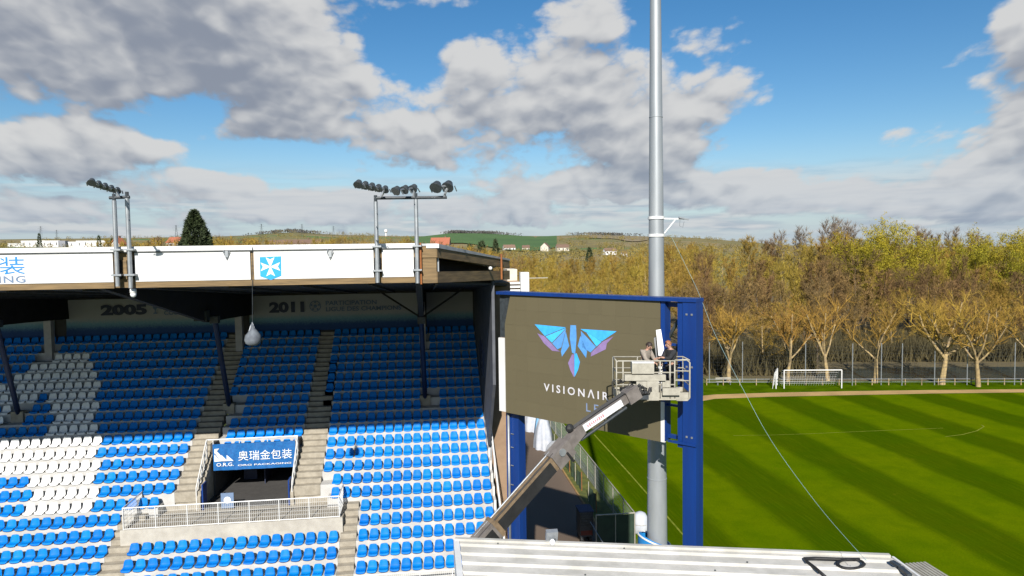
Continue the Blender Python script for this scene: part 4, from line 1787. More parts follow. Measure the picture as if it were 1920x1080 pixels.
pbox("control_console", .20, .50, -.26, .12, .80, 1.12, "lift_beige")
pbox("control_panel_lid", .20, .50, -.28, .10, 1.123, 1.16, "white_metal")
pbox("support_beam", .10, .66, -.24, -.05, .58, .76, "lift_beige")
pbox("support_beam", .62, .86, -.18, -.04, .12, .34, "lift_beige")
pbox("mount_post", .40, .56, -.30, -.06, -.02, .575, "lift_beige")
pbox("mount_bracket", .26, .40, -.24, -.06, .30, .56, "lift_beige")
pbox("rotator", .22, .42, -.34, -.08, .02, .26, "black_metal")
pbox("base_skid", .02, .30, -.16, -.02, .02, .22, "lift_beige")
pbox("tool_tray", .62, .72, -.14, -.03, .36, .56, "lift_beige")
mb = MB()
rng = random.Random(4)
for i in range(9):
    u = .24 + .02 * i
    mb.tube([BP(u, -.35, .05 + .02 * i), BP(u + .03, -.42, .22), BP(u + rng.uniform(-.03, .08), -.38, .40), BP(u + .06, -.30, .50 - .03 * i)], .018, 5)
mb.build("hose_bundle", M["hose"], pf, kind="stuff")
for z, u0, u1 in ((.48, .02, .26), (.66, .1, .34), (.30, .04, .22)):
    rail("control_hose", [BP(u0, -.06, z), BP((u0 + u1) / 2, -.12, z + .09), BP(u1, -.08, z + .02)], .02, "hose")
rail("grab_bar", [BP(-.05, .2, -.05), BP(-.05, .2, .48), BP(-.02, .2, .52), BP(.1, .2, .50)], .02, "hose")
for s in (.32, .42):
    rail("strap", [BP(s, -.02, H), BP(s + .03, -.04, .7), BP(s + .10, -.03, .36)], .018, "lamp_body")

# the panels being fitted
wp = thing("cover_panel", "narrow white cover panel held upright by the worker in black", "panel", scr(1237, 642, .35))
c0, c1 = at_d(1232, 664, 22.35), at_d(1236, 618, 22.35)
mb = MB()
mb.prism([at_d(1230, 619, 21.95), at_d(1239, 617.5, 21.95), at_d(1245, 655, 21.75), at_d(1240, 667, 21.7), at_d(1234.5, 667, 21.75)], (.02, .05, 0))
mb.build("panel_face", M["white_panel"], wp)
mb = MB()
mb.prism([at_d(1226, 634, 22.1), at_d(1230, 631, 22.1), at_d(1234.5, 668, 21.95), at_d(1230.5, 672, 21.95)], (.02, .06, 0))
mb.build("panel_shadow", M["black_metal"], wp)  # added black strip standing in for the panel's shadow
wp2 = thing("cover_panel", "white cover strip standing upright inside the platform between the railings", "panel", BP(.66, .6, 0))
mb = MB()
p0 = BP(.655, .75, .10)
mb.obox(p0 + V((0, 0, .42)), bt_ * .055, bn_ * .02, V((0, 0, .42)))
mb.build("panel_face", M["white_panel"], wp2)


# ------------------------------------------------------------------ people
def skin_geo(J, E, rad, root, lvl=2):
    names = list(J)
    me = bpy.data.meshes.new("figure")
    me.from_pydata([tuple(J[q]) for q in names], [(names.index(a), names.index(b)) for a, b in E], [])
    o = bpy.data.objects.new("figure", me)
    col.objects.link(o)
    md = o.modifiers.new("s", "SKIN")
    md.use_smooth_shade = True
    for i, q in enumerate(names):
        r_ = rad[q]
        me.skin_vertices[0].data[i].radius = r_ if isinstance(r_, tuple) else (r_, r_)
        me.skin_vertices[0].data[i].use_root = (q == root)
    sb = o.modifiers.new("u", "SUBSURF")
    sb.levels = lvl
    sb.render_levels = lvl
    dg = bpy.context.evaluated_depsgraph_get()
    m2 = bpy.data.meshes.new_from_object(o.evaluated_get(dg))
    vs = [tuple(v.co) for v in m2.vertices]
    fs = [tuple(p.vertices) for p in m2.polygons]
    bpy.data.objects.remove(o)
    bpy.data.meshes.remove(me)
    bpy.data.meshes.remove(m2)
    return vs, fs


def person(label, base, yaw, lean, head_dir, arms, top, legs, hair, bare_arms=False):
    """standing figure; base = floor point, yaw = facing (0 faces -Y), arms = elbow and wrist offsets per side in body space"""
    rt = Matrix.Rotation(yaw, 3, "Z")

    def B(x, y, z): return V(base) + rt @ V((x, y, z))
    ln = lean
    J = {"pelvis": B(0, 0, .95), "spine": B(0, -ln * .35, 1.12), "chest": B(0, -ln * .75, 1.32), "neck": B(0, -ln, 1.47)}
    hd_ = rt @ V(head_dir)
    J["headlow"] = J["neck"] + V((0, 0, .075)) + hd_ * .03
    J["head"] = J["headlow"] + V((0, 0, .085)) + hd_ * .035
    J["headtop"] = J["head"] + V((0, 0, .075)) + hd_ * .01
    for s, sg in (("l", 1), ("r", -1)):
        J["sho" + s] = J["chest"] + rt @ V((.185 * sg, 0, .08))
        e_, w_ = arms[s]
        J["elb" + s] = J["sho" + s] + rt @ V(e_)
        J["wri" + s] = J["elb" + s] + rt @ V(w_)
        hdir = (J["wri" + s] - J["elb" + s]).normalized()
        J["palm" + s] = J["wri" + s] + hdir * .075
        J["hip" + s] = B(.09 * sg, 0, .90)
        J["kne" + s] = B(.105 * sg, -.02, .49)
        J["ank" + s] = B(.11 * sg, .02, .09)
        J["toe" + s] = B(.125 * sg, -.14, .04)
    E = [("pelvis", "spine"), ("spine", "chest"), ("chest", "neck"), ("neck", "headlow"), ("headlow", "head"), ("head", "headtop")]
    for s in "lr":
        E += [("chest", "sho" + s), ("sho" + s, "elb" + s), ("elb" + s, "wri" + s), ("wri" + s, "palm" + s), ("pelvis", "hip" + s), ("hip" + s, "kne" + s), ("kne" + s, "ank" + s), ("ank" + s, "toe" + s)]
    rad = {"pelvis": (.15, .105), "spine": (.135, .095), "chest": (.16, .11), "neck": .058, "headlow": .068, "head": (.082, .10), "headtop": .07}
    for s in "lr":
        rad.update({"sho" + s: .068, "elb" + s: .046, "wri" + s: .031, "palm" + s: (.044, .02), "hip" + s: .088, "kne" + s: .06, "ank" + s: .043, "toe" + s: .036})
    o = thing("person", label, "person", base)
    vs, fs = skin_geo(J, E, rad, "pelvis")
    mb = MB()
    mb.add(vs, fs)
    hx = rt @ V((1, 0, 0))
    fd = V((hd_.x, hd_.y, 0))
    fd = fd.normalized() if fd.length > .1 else rt @ V((0, -1, 0))
    fd = (fd + V((0, 0, hd_.z * .6))).normalized()
    hx = fd.cross(V((0, 0, 1))).normalized()
    hu = hx.cross(fd).normalized()
    hc = J["head"]
    # nose, ears, brow and fingers belong to the body's own mesh
    mb.tube([hc + fd * .085 + hu * .02, hc + fd * .115 - hu * .02, hc + fd * .09 - hu * .03], [.010, .017, .012], 6)
    for sg in (-1, 1):
        mb.ball(hc + hx * (.086 * sg) - hu * .005, .014, .022, .03, 6, 5)
    for s, sg in (("l", 1), ("r", -1)):
        d = (J["palm" + s] - J["wri" + s]).normalized()
        a, b2 = ortho(d)
        for i in range(4):
            L = (.075, .085, .08, .062)[i]
            q0 = J["palm" + s] + a * (.028 - .019 * i) + d * .01
            mb.tube([q0, q0 + d * (L * .45) - b2 * .012, q0 + d * (L * .7) - b2 * .035, q0 + d * (L * .75) - b2 * .055], [.010, .0095, .009, .007], 6)
        q0 = J["wri" + s] + d * .03 + a * .035
        mb.tube([q0, q0 + a * .03 + d * .02, q0 + a * .035 + d * .055 - b2 * .02], [.012, .011, .008], 6)
    mb.build("body", M["skin"], o, smooth=True)
    jk = ["pelvis", "spine", "chest", "neck"]
    Ej = [("pelvis", "spine"), ("spine", "chest"), ("chest", "neck")]
    Jj = {q: J[q] for q in jk}
    Jj["neck"] = J["neck"] - V((0, 0, .03))
    Rj = {"pelvis": (.168, .125), "spine": (.155, .118), "chest": (.178, .132), "neck": .072}
    for s in "lr":
        Jj["sho" + s], Jj["elb" + s] = J["sho" + s], J["elb" + s]
        Jj["wri" + s] = J["elb" + s] + (J["wri" + s] - J["elb" + s]) * .92
        Ej += [("chest", "sho" + s), ("sho" + s, "elb" + s)] + ([] if bare_arms else [("elb" + s, "wri" + s)])
        Rj.update({"sho" + s: .088, "elb" + s: .064, "wri" + s: .050})
        if bare_arms:
            del Jj["wri" + s]
    vs, fs = skin_geo(Jj, Ej, Rj, "pelvis")
    mb = MB()
    mb.add(vs, fs)
    mb.build("jacket", M[top], o, smooth=True)
    Jt, Et, Rt = {"pelvis": J["pelvis"] + V((0, 0, .02))}, [], {"pelvis": (.16, .115)}
    for s in "lr":
        for q in ("hip", "kne", "ank"):
            Jt[q + s] = J[q + s]
        Et += [("pelvis", "hip" + s), ("hip" + s, "kne" + s), ("kne" + s, "ank" + s)]
        Rt.update({"hip" + s: .105, "kne" + s: .078, "ank" + s: .062})
    vs, fs = skin_geo(Jt, Et, Rt, "pelvis")
    mb = MB()
    mb.add(vs, fs)
    mb.build("trousers", M[legs], o, smooth=True)
    for s in "lr":
        vs, fs = skin_geo({"a": J["ank" + s] - V((0, 0, .02)), "b": J["toe" + s]}, [("a", "b")], {"a": .058, "b": .047}, "a")
        mb = MB()
        mb.add(vs, fs)
        mb.build("shoe", M["cloth_black"], o, smooth=True)
    # hair: a cap over crown, back and sides
    mb = MB()
    n, m_ = 14, 8
    for i in range(m_ + 1):
        ph = R(100) * i / m_
        for k in range(n):
            th = 2 * math.pi * k / n
            c_ = math.cos(th)
            lim = 1.0 if c_ < .3 else max(.52, 1 - (c_ - .3) * .72)
            p_ = ph * lim
            jit = 1 + .05 * math.sin(5 * th + 3 * i)
            mb.v.append(tuple(hc + hu * .012 + hu * (.122 * math.cos(p_) * jit) + (fd * c_ * .112 + hx * math.sin(th) * .097) * (math.sin(p_) * jit)))
    for i in range(m_):
        for k in range(n):
            mb.f.append((i * n + k, i * n + (k + 1) % n, (i + 1) * n + (k + 1) % n, (i + 1) * n + k))
            mb.mi.append(0)
    mb.build("hair", M[hair], o, smooth=True)
    for sg in (-1, 1):
        mb = MB()
        mb.ball(hc + fd * .088 + hx * (.032 * sg) + hu * .018, .010, n=6, m=4)
        mb.build("eye", M["cloth_black"], o)
    mb = MB()
    mb.bar(hc + fd * .090 - hu * .055 - hx * .024, hc + fd * .090 - hu * .055 + hx * .024, .012, .010)
    mb.build("mouth", mat("lip", (.34, .13, .11), .5) if "lip" not in bpy.data.materials else bpy.data.materials["lip"], o)
    return o


person("worker with dark hair in a beige top bending over the platform railing", BP(.40, .55, 0), R(38), .17, (.0, -.8, -.75),
       {"l": ((.06, -.12, -.26), (-.06, -.22, -.06)), "r": ((-.06, -.16, -.24), (.04, -.22, -.04))}, "cloth_beige", "cloth_navy", "hair_dark")
person("ginger haired worker in black fitting a white panel at the right end of the platform", BP(.80, .55, 0), R(-72), .06, (.0, -1, -.22),
       {"l": ((.02, -.20, -.20), (-.03, -.22, .05)), "r": ((-.03, -.14, -.24), (.06, -.24, .02))}, "cloth_black", "cloth_black", "hair_ginger")
# ------------------------------------------------------------------ terrain
SKYL = [(-700, 458), (0, 449), (200, 447), (400, 444), (480, 441), (545, 434), (620, 440), (700, 442), (790, 444), (850, 437), (920, 438), (1000, 444), (1100, 440),
        (1170, 442), (1300, 446), (1380, 452), (1500, 462), (2700, 466)]


def interp(tab, x):
    if x <= tab[0][0]:
        return tab[0][1]
    for (a, b), (c, d) in zip(tab[:-1], tab[1:]):
        if x <= c:
            return b + (d - b) * (x - a) / (c - a)
    return tab[-1][1]


R1 = 2300.0


def ridge(th):
    """ridge height for an azimuth (0 = +Y)"""
    a = th - YAW
    if abs(a) > R(52):
        return 80 + 8 * math.sin(th * 5)
    px = 960 + FPX * math.tan(a)
    hor = 472 - 0.014 * (px - 960)
    return 18.7 + (hor - interp(SKYL, px)) / FPX * R1 * math.cos(a)


def terr(x, y):
    r = math.hypot(x, y)
    if r < 320:
        return 0.0
    th = math.atan2(x, y)
    s = min(1.0, (r - 320) / (R1 - 320))
    return ridge(th) * (s ** 1.2) + (4 * math.sin(x / 170) * math.sin(y / 210)) * s * (1 - s)


def on_terr(px, py, r0=330):
    a = ray(px, py)
    d = r0
    while d < 2600:
        p = CP + a * d
        if terr(p.x, p.y) >= p.z:
            return p
        d += 8
    return CP + a * 1500


mb = MB()
rs_ = [0, 60, 140, 220, 320, 400, 500, 620, 760, 920, 1100, 1300, 1500, 1750, 2000, 2300, 2400, 2700, 3400, 5000, 9000]
NA = 180
for r_ in rs_:
    for i in range(NA):
        th = 2 * math.pi * i / NA
        x, y = r_ * math.sin(th), r_ * math.cos(th)
        z = terr(x, y) if r_ <= 2300 else max(0, ridge(th) * (1 - (r_ - 2300) / 1500))
        mb.v.append((x, y, z))
for j in range(len(rs_) - 1):
    for i in range(NA):
        k = (i + 1) % NA
        mb.f.append((j * NA + i, j * NA + k, (j + 1) * NA + k, (j + 1) * NA + i))
        mb.mi.append(0)
gm = bpy.data.materials.new("countryside")
gm.use_nodes = True
t = gm.node_tree
tc = t.nodes.new("ShaderNodeTexCoord")
ob = NX(t, tc.outputs["Object"])
vo = t.nodes.new("ShaderNodeTexVoronoi")
vo.inputs["Scale"].default_value = 1 / 230
t.links.new(ob.k, vo.inputs["Vector"])
sep = t.nodes.new("ShaderNodeSeparateColor")
t.links.new(vo.outputs["Color"], sep.inputs[0])
rv = NX(t, sep.outputs[0])
nz = noise_n(t, ob, .012, 6, .65)
fld = mixc(t, rv.ss(.45, .5), (.14, .125, .035), (.20, .15, .06))
fld = mixc(t, rv.ss(.86, .9), fld, (.07, .13, .02))
wood = mixc(t, noise_n(t, ob, .05, 5, .7).ss(.35, .65), (.12, .095, .03), (.20, .155, .04))
c_ = mixc(t, nz.ss(.44, .52), wood, fld)
fine = noise_n(t, ob, 1.1, 6, .7)
near = mixc(t, fine.ss(.3, .7), (.055, .085, .006), (.10, .115, .012))
ln = t.nodes.new("ShaderNodeVectorMath")
ln.operation = "LENGTH"
t.links.new(ob.k, ln.inputs[0])
near = mixc(t, NX(t, ln.outputs["Value"]).ss(99, 107), near, mixc(t, fine.ss(.3, .7), (.07, .052, .02), (.125, .095, .035)))
c_ = mixc(t, NX(t, ln.outputs["Value"]).ss(250, 420), near, c_)
t.links.new(c_.k, t.nodes["Principled BSDF"].inputs["Base Color"])
t.nodes["Principled BSDF"].inputs["Roughness"].default_value = .95
g = struct(mb, "ground", gm, smooth=True)

# the large green field on the hill and a tan one
for nm, pxa, pxb, ra, rb, mt_ in (("green_field", 770, 1045, 1150, 2230, mat("young_wheat", (.075, .145, .03), .9, scale=.006, c2=(.05, .11, .022))),
                                  ("ploughed_field", 1105, 1215, 1700, 2200, mat("ploughed", (.26, .20, .11), .9, scale=.01, c2=(.2, .16, .085)))):
    mb = MB()
    na, nr_ = 14, 8
    for j in range(nr_ + 1):
        for i in range(na + 1):
            th = YAW + math.atan((pxa + (pxb - pxa) * i / na - 960) / FPX)
            r_ = ra + (rb - ra) * j / nr_ + (180 * math.sin(i * .45) if j == 0 else 0)
            x, y = r_ * math.sin(th), r_ * math.cos(th)
            mb.v.append((x, y, terr(x, y) + 1.6))
    for j in range(nr_):
        for i in range(na):
            a = j * (na + 1) + i
            mb.f.append((a, a + 1, a + na + 2, a + na + 1))
            mb.mi.append(0)
    struct(mb, nm, mt_)


def sheet(name, pts, z, mt_):
    mb = MB()
    mb.add([(p[0], p[1], z) for p in pts], [tuple(range(len(pts)))])
    return struct(mb, name, mt_)


# ------------------------------------------------------------------ training pitch, lane, path
gp = bpy.data.materials.new("mown_grass")
gp.use_nodes = True
t = gp.node_tree
tc = t.nodes.new("ShaderNodeTexCoord")
ob = NX(t, tc.outputs["Object"])
sp = t.nodes.new("ShaderNodeSeparateXYZ")
t.links.new(ob.k, sp.inputs[0])
x, y = NX(t, sp.outputs[0]), NX(t, sp.outputs[1])
wob = noise_n(t, ob, .22, 4, .6)
fr = ((x + wob * 1.3 - 41.9 + 895) / 8.95).m("FRACT")
st = fr.ss(-.03, .12) - fr.ss(.47, .62)
mp = t.nodes.new("ShaderNodeMapping")
mp.inputs["Scale"].default_value = (2.6, .10, 1)
t.links.new(ob.k, mp.inputs[0])
streak = noise_n(t, NX(t, mp.outputs[0]), 1.2, 5, .65)
patch = noise_n(t, ob, .10, 6, .62)
blade = noise_n(t, ob, 9, 5, .8)
lite = mixc(t, patch.ss(.3, .7), (.086, .138, .0005), (.118, .158, .0008))
dark = mixc(t, patch.ss(.3, .7), (.037, .072, .0004), (.052, .078, .0006))
c_ = mixc(t, (st + (streak - .5) * .75).m("ADD", 0.0, clamp=True), lite, dark)
mot = noise_n(t, ob, .55, 5, .68)
c_ = mixc(t, mot.ss(.35, .70) * .40, c_, (.042, .088, .0005))
c_ = mixc(t, noise_n(t, NX(t, mp.outputs[0]), 3.1, 4, .7).ss(.46, .70) * .42, c_, (.100, .130, .002))
c_ = mixc(t, (blade.ss(.25, .75) * .45), c_, (.022, .048, .0005))
c_ = mixc(t, noise_n(t, ob, .35, 5, .7).ss(.63, .74) * .28, c_, (.14, .13, .008))
t.links.new(c_.k, t.nodes["Principled BSDF"].inputs["Base Color"])
t.nodes["Principled BSDF"].inputs["Roughness"].default_value = 1
t.nodes["Principled BSDF"].inputs["Specular IOR Level"].default_value = 0
bn_ = t.nodes.new("ShaderNodeBump")
bn_.inputs["Strength"].default_value = .5
bn_.inputs["Distance"].default_value = .05
t.links.new(blade.k, bn_.inputs["Height"])
t.links.new(bn_.outputs[0], t.nodes["Principled BSDF"].inputs["Normal"])
edge = [on_z(px, py) for px, py in ((1335, 748), (1450, 744.5), (1600, 741.5), (1750, 738.5), (1920, 736.5), (2060, 735.5))]
edge = [(p.x, p.y) for p in edge]
sheet("pitch_grass", [(13.2, -40), (120, -40), (120, 66)] + edge[::-1] + [(13.2, 88)], .012, gp)
pa, pb = [], []
for px, y0_, y1_ in ((1290, 745, 757), (1340, 740, 748), (1450, 736.5, 744), (1600, 733.5, 741), (1750, 731.5, 738), (1920, 730, 736), (2100, 729, 735)):
    pa.append(on_z(px, y0_))
    pb.append(on_z(px, y1_))
mb = MB()
n = len(pa)
mb.add([(p.x, p.y, .022) for p in pa + pb], [(i, i + 1, n + i + 1, n + i) for i in range(n - 1)])
struct(mb, "gravel_path", M["gravel"])
vg = mat("touchline_grass", (.075, .125, .002), 1.0, scale=.5, c2=(.040, .075, .001), spec=0)
tl = [on_z(px, py) for px, py in ((1270, 719), (1400, 717), (1600, 715), (1800, 713.5), (2100, 712))] + [on_z(px, py) for px, py in ((2100, 736), (1900, 737), (1600, 742), (1340, 750), (1270, 756))]
sheet("touchline_grass", tl, .009, vg)
sheet("lane", [(3.2, 36), (11.3, 36), (11.3, 80), (8.5, 110), (3.2, 110)], .010, M["tarmac"])
sheet("verge", [(11.302, 34), (13.198, 34), (13.198, 88), (11.302, 88)], .011, mat("verge_grass", (.13, .135, .02), .9, scale=1.5, c2=(.06, .075, .015)))
mb = MB()
mb.box(11.2, 11.33, 40, 76, 0, .10)
o = mb.build("kerb", mat("kerb_orange", (.36, .22, .075), .9, scale=3, c2=(.25, .15, .06)))
tag(o, "long ochre kerb between the brown lane and the fence", "kerb")
wm = bpy.data.materials.new("river_water")
wm.use_nodes = True
t = wm.node_tree
b_ = t.nodes["Principled BSDF"]
b_.inputs["Base Color"].default_value = (.020, .034, .036, 1)
b_.inputs["Roughness"].default_value = .16
b_.inputs["Specular IOR Level"].default_value = .5
tc = t.nodes.new("ShaderNodeTexCoord")
bu = t.nodes.new("ShaderNodeBump")
bu.inputs["Strength"].default_value = .25
t.links.new(noise_n(t, NX(t, tc.outputs["Object"]), 1.4, 4, .6).k, bu.inputs["Height"])
t.links.new(bu.outputs[0], b_.inputs["Normal"])
rv_ = [on_z(px, py) for px, py in ((1528, 709), (1600, 711), (1750, 711.5), (1900, 711.5), (2300, 710), (2300, 684), (1900, 688), (1700, 689), (1590, 692), (1535, 701))]
sheet("river", rv_, .03, wm)
M["line_paint"] = mat("line_paint", (.24, .25, .03), .9, scale=1.5, c2=(.12, .16, .01), spec=.1)


def line(name, pts, w, z=.020):
    mb = MB()
    pts = [V((p[0], p[1], 0)) for p in pts]
    for i, p in enumerate(pts):
        d = (pts[min(i + 1, len(pts) - 1)] - pts[max(0, i - 1)]).normalized()
        s = V((d.y, -d.x, 0)) * (w / 2)
        mb.v += [(p.x - s.x, p.y - s.y, z), (p.x + s.x, p.y + s.y, z)]
    for i in range(len(pts) - 1):
        mb.f.append((2 * i, 2 * i + 1, 2 * i + 3, 2 * i + 2))
        mb.mi.append(0)
    return struct(mb, name, M["line_paint"])


line("line_marking", [on_z(1114, 815), on_z(1180, 888), on_z(1245, 962), on_z(1330, 1060)], .13)
line("line_marking", [on_z(px, py) for px, py in ((1375, 817), (1445, 816), (1520, 813.5), (1620, 809), (1768, 803))], .09)
line("line_marking", [on_z(px, py) for px, py in ((1772, 819), (1805, 815), (1832, 808), (1845, 800), (1840, 797))], .12)

# ------------------------------------------------------------------ fences and things along the lane
FXX = 12.9


def fence_bays(o, pts, h, mtpost, mesh=True, rail=True, postr=.035):
    for p in pts:
        mb = MB()
        mb.tube([(p[0], p[1], 0), (p[0], p[1], h)], postr, 6)
        mb.build("post", mtpost, o)
    if rail:
        mb = MB()
        mb.tube([(p[0], p[1], h) for p in pts], .04, 6)
        mb.build("top_rail", mtpost, o)
    if mesh:
        for a, b in zip(pts[:-1], pts[1:]):
            mb = MB()
            mesh_panel(mb, (a[0], a[1], 0), (b[0], b[1], 0), .05, h - .03, .16, .006)
            mb.build("mesh_infill", M["galv"], o, kind="stuff", fixn=False)


fz = thing("wire_fence", "long wire mesh fence with a pale top rail between the lane and the pitch", "fence", (FXX, 42, 0))
fence_bays(fz, [(FXX, y) for y in (42.0, 44.6, 47.2, 49.8, 52.4, 55, 57.6, 60.2, 63, 66, 69, 72, 76, 80)], 2.0, M["lift_beige"])
gsn = thing("green_windbreak", "worn green windbreak sheets on posts beside the lane", "screen", (11.7, 50, 0))
rng = random.Random(11)
for i in range(11):
    y = 47.5 + 2.3 * i
    mb = MB()
    mb.tube([(11.75, y, 0), (11.75, y, 1.5)], .03, 6)
    mb.build("post", M["lift_beige"] if i % 2 else M["rust"], gsn)
    if rng.random() < .85 and i < 10:
        mb = MB()
        w_ = rng.uniform(1.5, 2.2)
        nn = 8
        for j in range(5):
            for q in range(nn + 1):
                mb.v.append((11.72 + .05 * math.sin(q * 1.3 + i + j * .6), y + .04 + w_ * q / nn, .06 + 1.3 * j / 4 - .08 * math.sin(math.pi * q / nn) * (j == 4)))
        for j in range(4):
            for q in range(nn):
                a = j * (nn + 1) + q
                mb.f.append((a, a + 1, a + nn + 2, a + nn + 1))
                mb.mi.append(0)
        mb.build("windbreak_sheet", M["green_mesh"], gsn, smooth=True)
gt = thing("green_gate", "dark green sheeted gate with a pale top rail closing the fence corner", "gate", (11.6, 42, 0))
fence_bays(gt, [(10.35, 41.9), (11.6, 41.9), (12.86, 41.9)], 2.05, M["lift_beige"], mesh=False)
for xa in (10.42, 11.66):
    mb = MB()
    mb.box(xa, xa + 1.14, 41.86, 41.9, .05, 1.98)
    mb.build("gate_panel", M["dark_green"], gt)
mb = MB()
mb.tube([(10.9, 39.0, 0.03), (10.0, 42.0, 1.6)], .03, 6)
mb.build("stay", M["galv"], gt)
# parked generator/compressor cart in the shade
mc = thing("generator", "dark tall generator cart parked in the shadow by the green gate", "generator", (9.9, 43.0, 0))
mb = MB()
mb.box(9.45, 10.30, 42.5, 43.6, .45, 2.05)
bd = auto_smooth(mb.build("housing", M["black_metal"], mc))
mb = MB()
mb.box(9.40, 10.35, 42.45, 43.65, 2.053, 2.13)
mb.build("canopy", M["cloth_navy"], mc)
for i in range(5):
    mb = MB()
    mb.box(9.5 + .02, 10.25, 42.47, 42.497, 1.1 + .16 * i, 1.2 + .16 * i)
    mb.build("louvre", M["lamp_body"], mc)
for xa in (9.5, 10.05):
    for ya in (42.7, 43.4):
        mb = MB()
        mb.tube([(xa, ya, .25), (xa + .16, ya, .25)], .25, 14)
        mb.build("wheel", M["hose"], mc)
mb = MB()
mb.box(9.5, 10.25, 42.49, 42.499, .55, .85)
mb.build("rear_light_bar", mat("dark_red", (.12, .015, .012), .4), mc)
# white wrapped bale
wb = thing("white_bale", "round white wrapped bale standing at the fence corner by the mast", "bale", (13.75, 43.6, 0))
mb = MB()
mb.lathe([(.42, 0), (.52, .15), (.56, .6), (.50, 1.05), (.36, 1.32), (.12, 1.42)], (13.75, 43.6, 0), 18)
mb.v = [(x + .025 * math.sin(11 * z + 6 * y), y + .02 * math.sin(9 * x + 7 * z), z) for x, y, z in mb.v]
mb.build("wrapping", M["canvas_white"], wb, smooth=True)
mb = MB()
mb.tube([(13.75 + .55 * math.cos(q * .4), 43.6 + .55 * math.sin(q * .4), .7) for q in range(17)], .02, 5)
mb.build("twine", M["lift_beige"], wb)
# white and blue covered marquee pieces along the lane
rng = random.Random(21)
for i, (px, py, w_, h_, mt_, lab) in enumerate(((1000, 806, 1.9, 2.6, "canvas_white", "draped white canvas cover beside the lane, farther of two"),
                                                (1019, 840, 1.7, 2.8, "canvas_white", "tall draped white canvas cover beside the lane, nearer of two"),
                                                (1012, 822, 1.0, 2.5, "canvas_blue", "pale blue draped cloth hanging between two white canvas covers"))):
    c = on_z(px, py)
    o = thing("canvas_cover", lab, "canvas", (c.x, c.y, 0))
    mb = MB()
    n, m_ = 26, 9
    for j in range(m_ + 1):
        s = j / m_
        for k in range(n):
            th = 2 * math.pi * k / n
            fold = 1 + (.14 * math.sin(th * 7 + i) + .08 * math.sin(th * 11 + 2 * i)) * (1 - s * .6)
            r_ = w_ / 2 * (1 - .55 * s ** 2.2) * fold
            mb.v.append((c.x + r_ * math.cos(th), c.y + r_ * 1.2 * math.sin(th), h_ * s + .08 * math.sin(th * 3 + i) * s))
    for j in range(m_):
        for k in range(n):
            mb.f.append((j * n + k, j * n + (k + 1) % n, (j + 1) * n + (k + 1) % n, (j + 1) * n + k))
            mb.mi.append(0)
    mb.f.append(tuple(m_ * n + k for k in range(n)))
    mb.mi.append(0)
    mb.build("cover_cloth", M[mt_], o, smooth=True)
    mb = MB()
    mb.tube([(c.x, c.y, h_ * .9), (c.x, c.y, h_ + .25)], .04, 6)
    mb.build("pole_tip", M["galv"], o)


# ------------------------------------------------------------------ goals
def goal(label, a, b, h, dback, back, flip=1):
    a, b = V((a[0], a[1], 0)), V((b[0], b[1], 0))
    o = thing("football_goal", label, "goal", (a + b) / 2)
    bk = V((back[0], back[1], 0)).normalized() * dback
    for p in (a, b):
        mb = MB()
        mb.tube([p, p + V((0, 0, h))], .075, 8)
        mb.build("goal_post", M["white_metal"], o)
        mb = MB()
        mb.tube([p + bk, p + bk * .45 + V((0, 0, h * .92)), p + V((0, 0, h))], .03, 6)
        mb.build("net_stanchion", M["white_metal"], o)
    mb = MB()
    mb.tube([a + V((0, 0, h)), b + V((0, 0, h))], .075, 8)
    mb.build("crossbar", M["white_metal"], o)
    mb = MB()
    L = (b - a).length
    n = int(L / .32)
    for i in range(n + 1):
        p = a + (b - a) * (i / n)
        mb.tube([p + bk, p + bk * .45 + V((0, 0, h * .92)), p + V((0, 0, h))], .009, 3, caps=False)
    for i in range(8):
        s = i / 7
        q = bk * (1 - .55 * s) + V((0, 0, h * .92 * s))
        mb.bar(a + q, b + q, .016)
    mb.build("net", M["white_metal"], o, kind="stuff", fixn=False)
    return o


ga, gb = on_z(1470, 728.5), on_z(1578, 728)
bkd = V((.20, 1, 0))
goal("white football goal with a net facing the camera on the far touchline", ga, gb, 2.44, 2.0, bkd)
ga, gb = on_z(1455, 729), on_z(1457.5, 722)
goal("second white goal turned edge on beside the wide goal", ga, gb, 2.3, .45, (-1, .2, 0))

# ball stop net posts and the low barrier along the trees
nt = thing("ball_stop_net", "tall ball stop net on slim pale posts before the bare trees", "net", on_z(1640, 722))
npx = [(1330, 718), (1392, 717), (1510, 722), (1598, 723), (1652, 722), (1691, 723), (1752, 722), (1813, 722), (1902, 722), (1975, 722)]
tops = []
for px, py in npx:
    p = on_z(px, py)
    hh = 5.7
    mb = MB()
    mb.tube([p, p + V((0, 0, hh))], .065, 6)
    mb.build("post", M["galv"], nt)
    tops.append(p)
mb = MB()
for a, b in zip(tops[:-1], tops[1:]):
    for i in range(1, 12):
        mb.bar(a + V((0, 0, .48 * i)), b + V((0, 0, .48 * i)), .010)
    n = int((b - a).length / .55)
    for i in range(1, n):
        p = a + (b - a) * (i / n)
        mb.bar(p + V((0, 0, .1)), p + V((0, 0, 5.3)), .009)
mb.build("netting", M["black_metal"], nt, kind="stuff", fixn=False)
lb_ = thing("low_barrier", "low pale rail barrier on short posts along the tree line", "barrier", on_z(1700, 722))
pts = [on_z(px, 722.5 - (px - 1320) * .001) for px in range(1325, 1990, 31)]
for p in pts:
    mb = MB()
    mb.box(p.x - .05, p.x + .05, p.y - .05, p.y + .05, 0, .92)
    mb.build("post", M["bark_pale"], lb_)
for z in (.85, .45):
    mb = MB()
    mb.tube([p + V((0, -.06, z)) for p in pts], .035, 5)
    mb.build("rail", M["galv"], lb_)
c = on_z(1358, 722)
bk_ = thing("bench", "pale slatted bench at the left of the tree line", "bench", c)
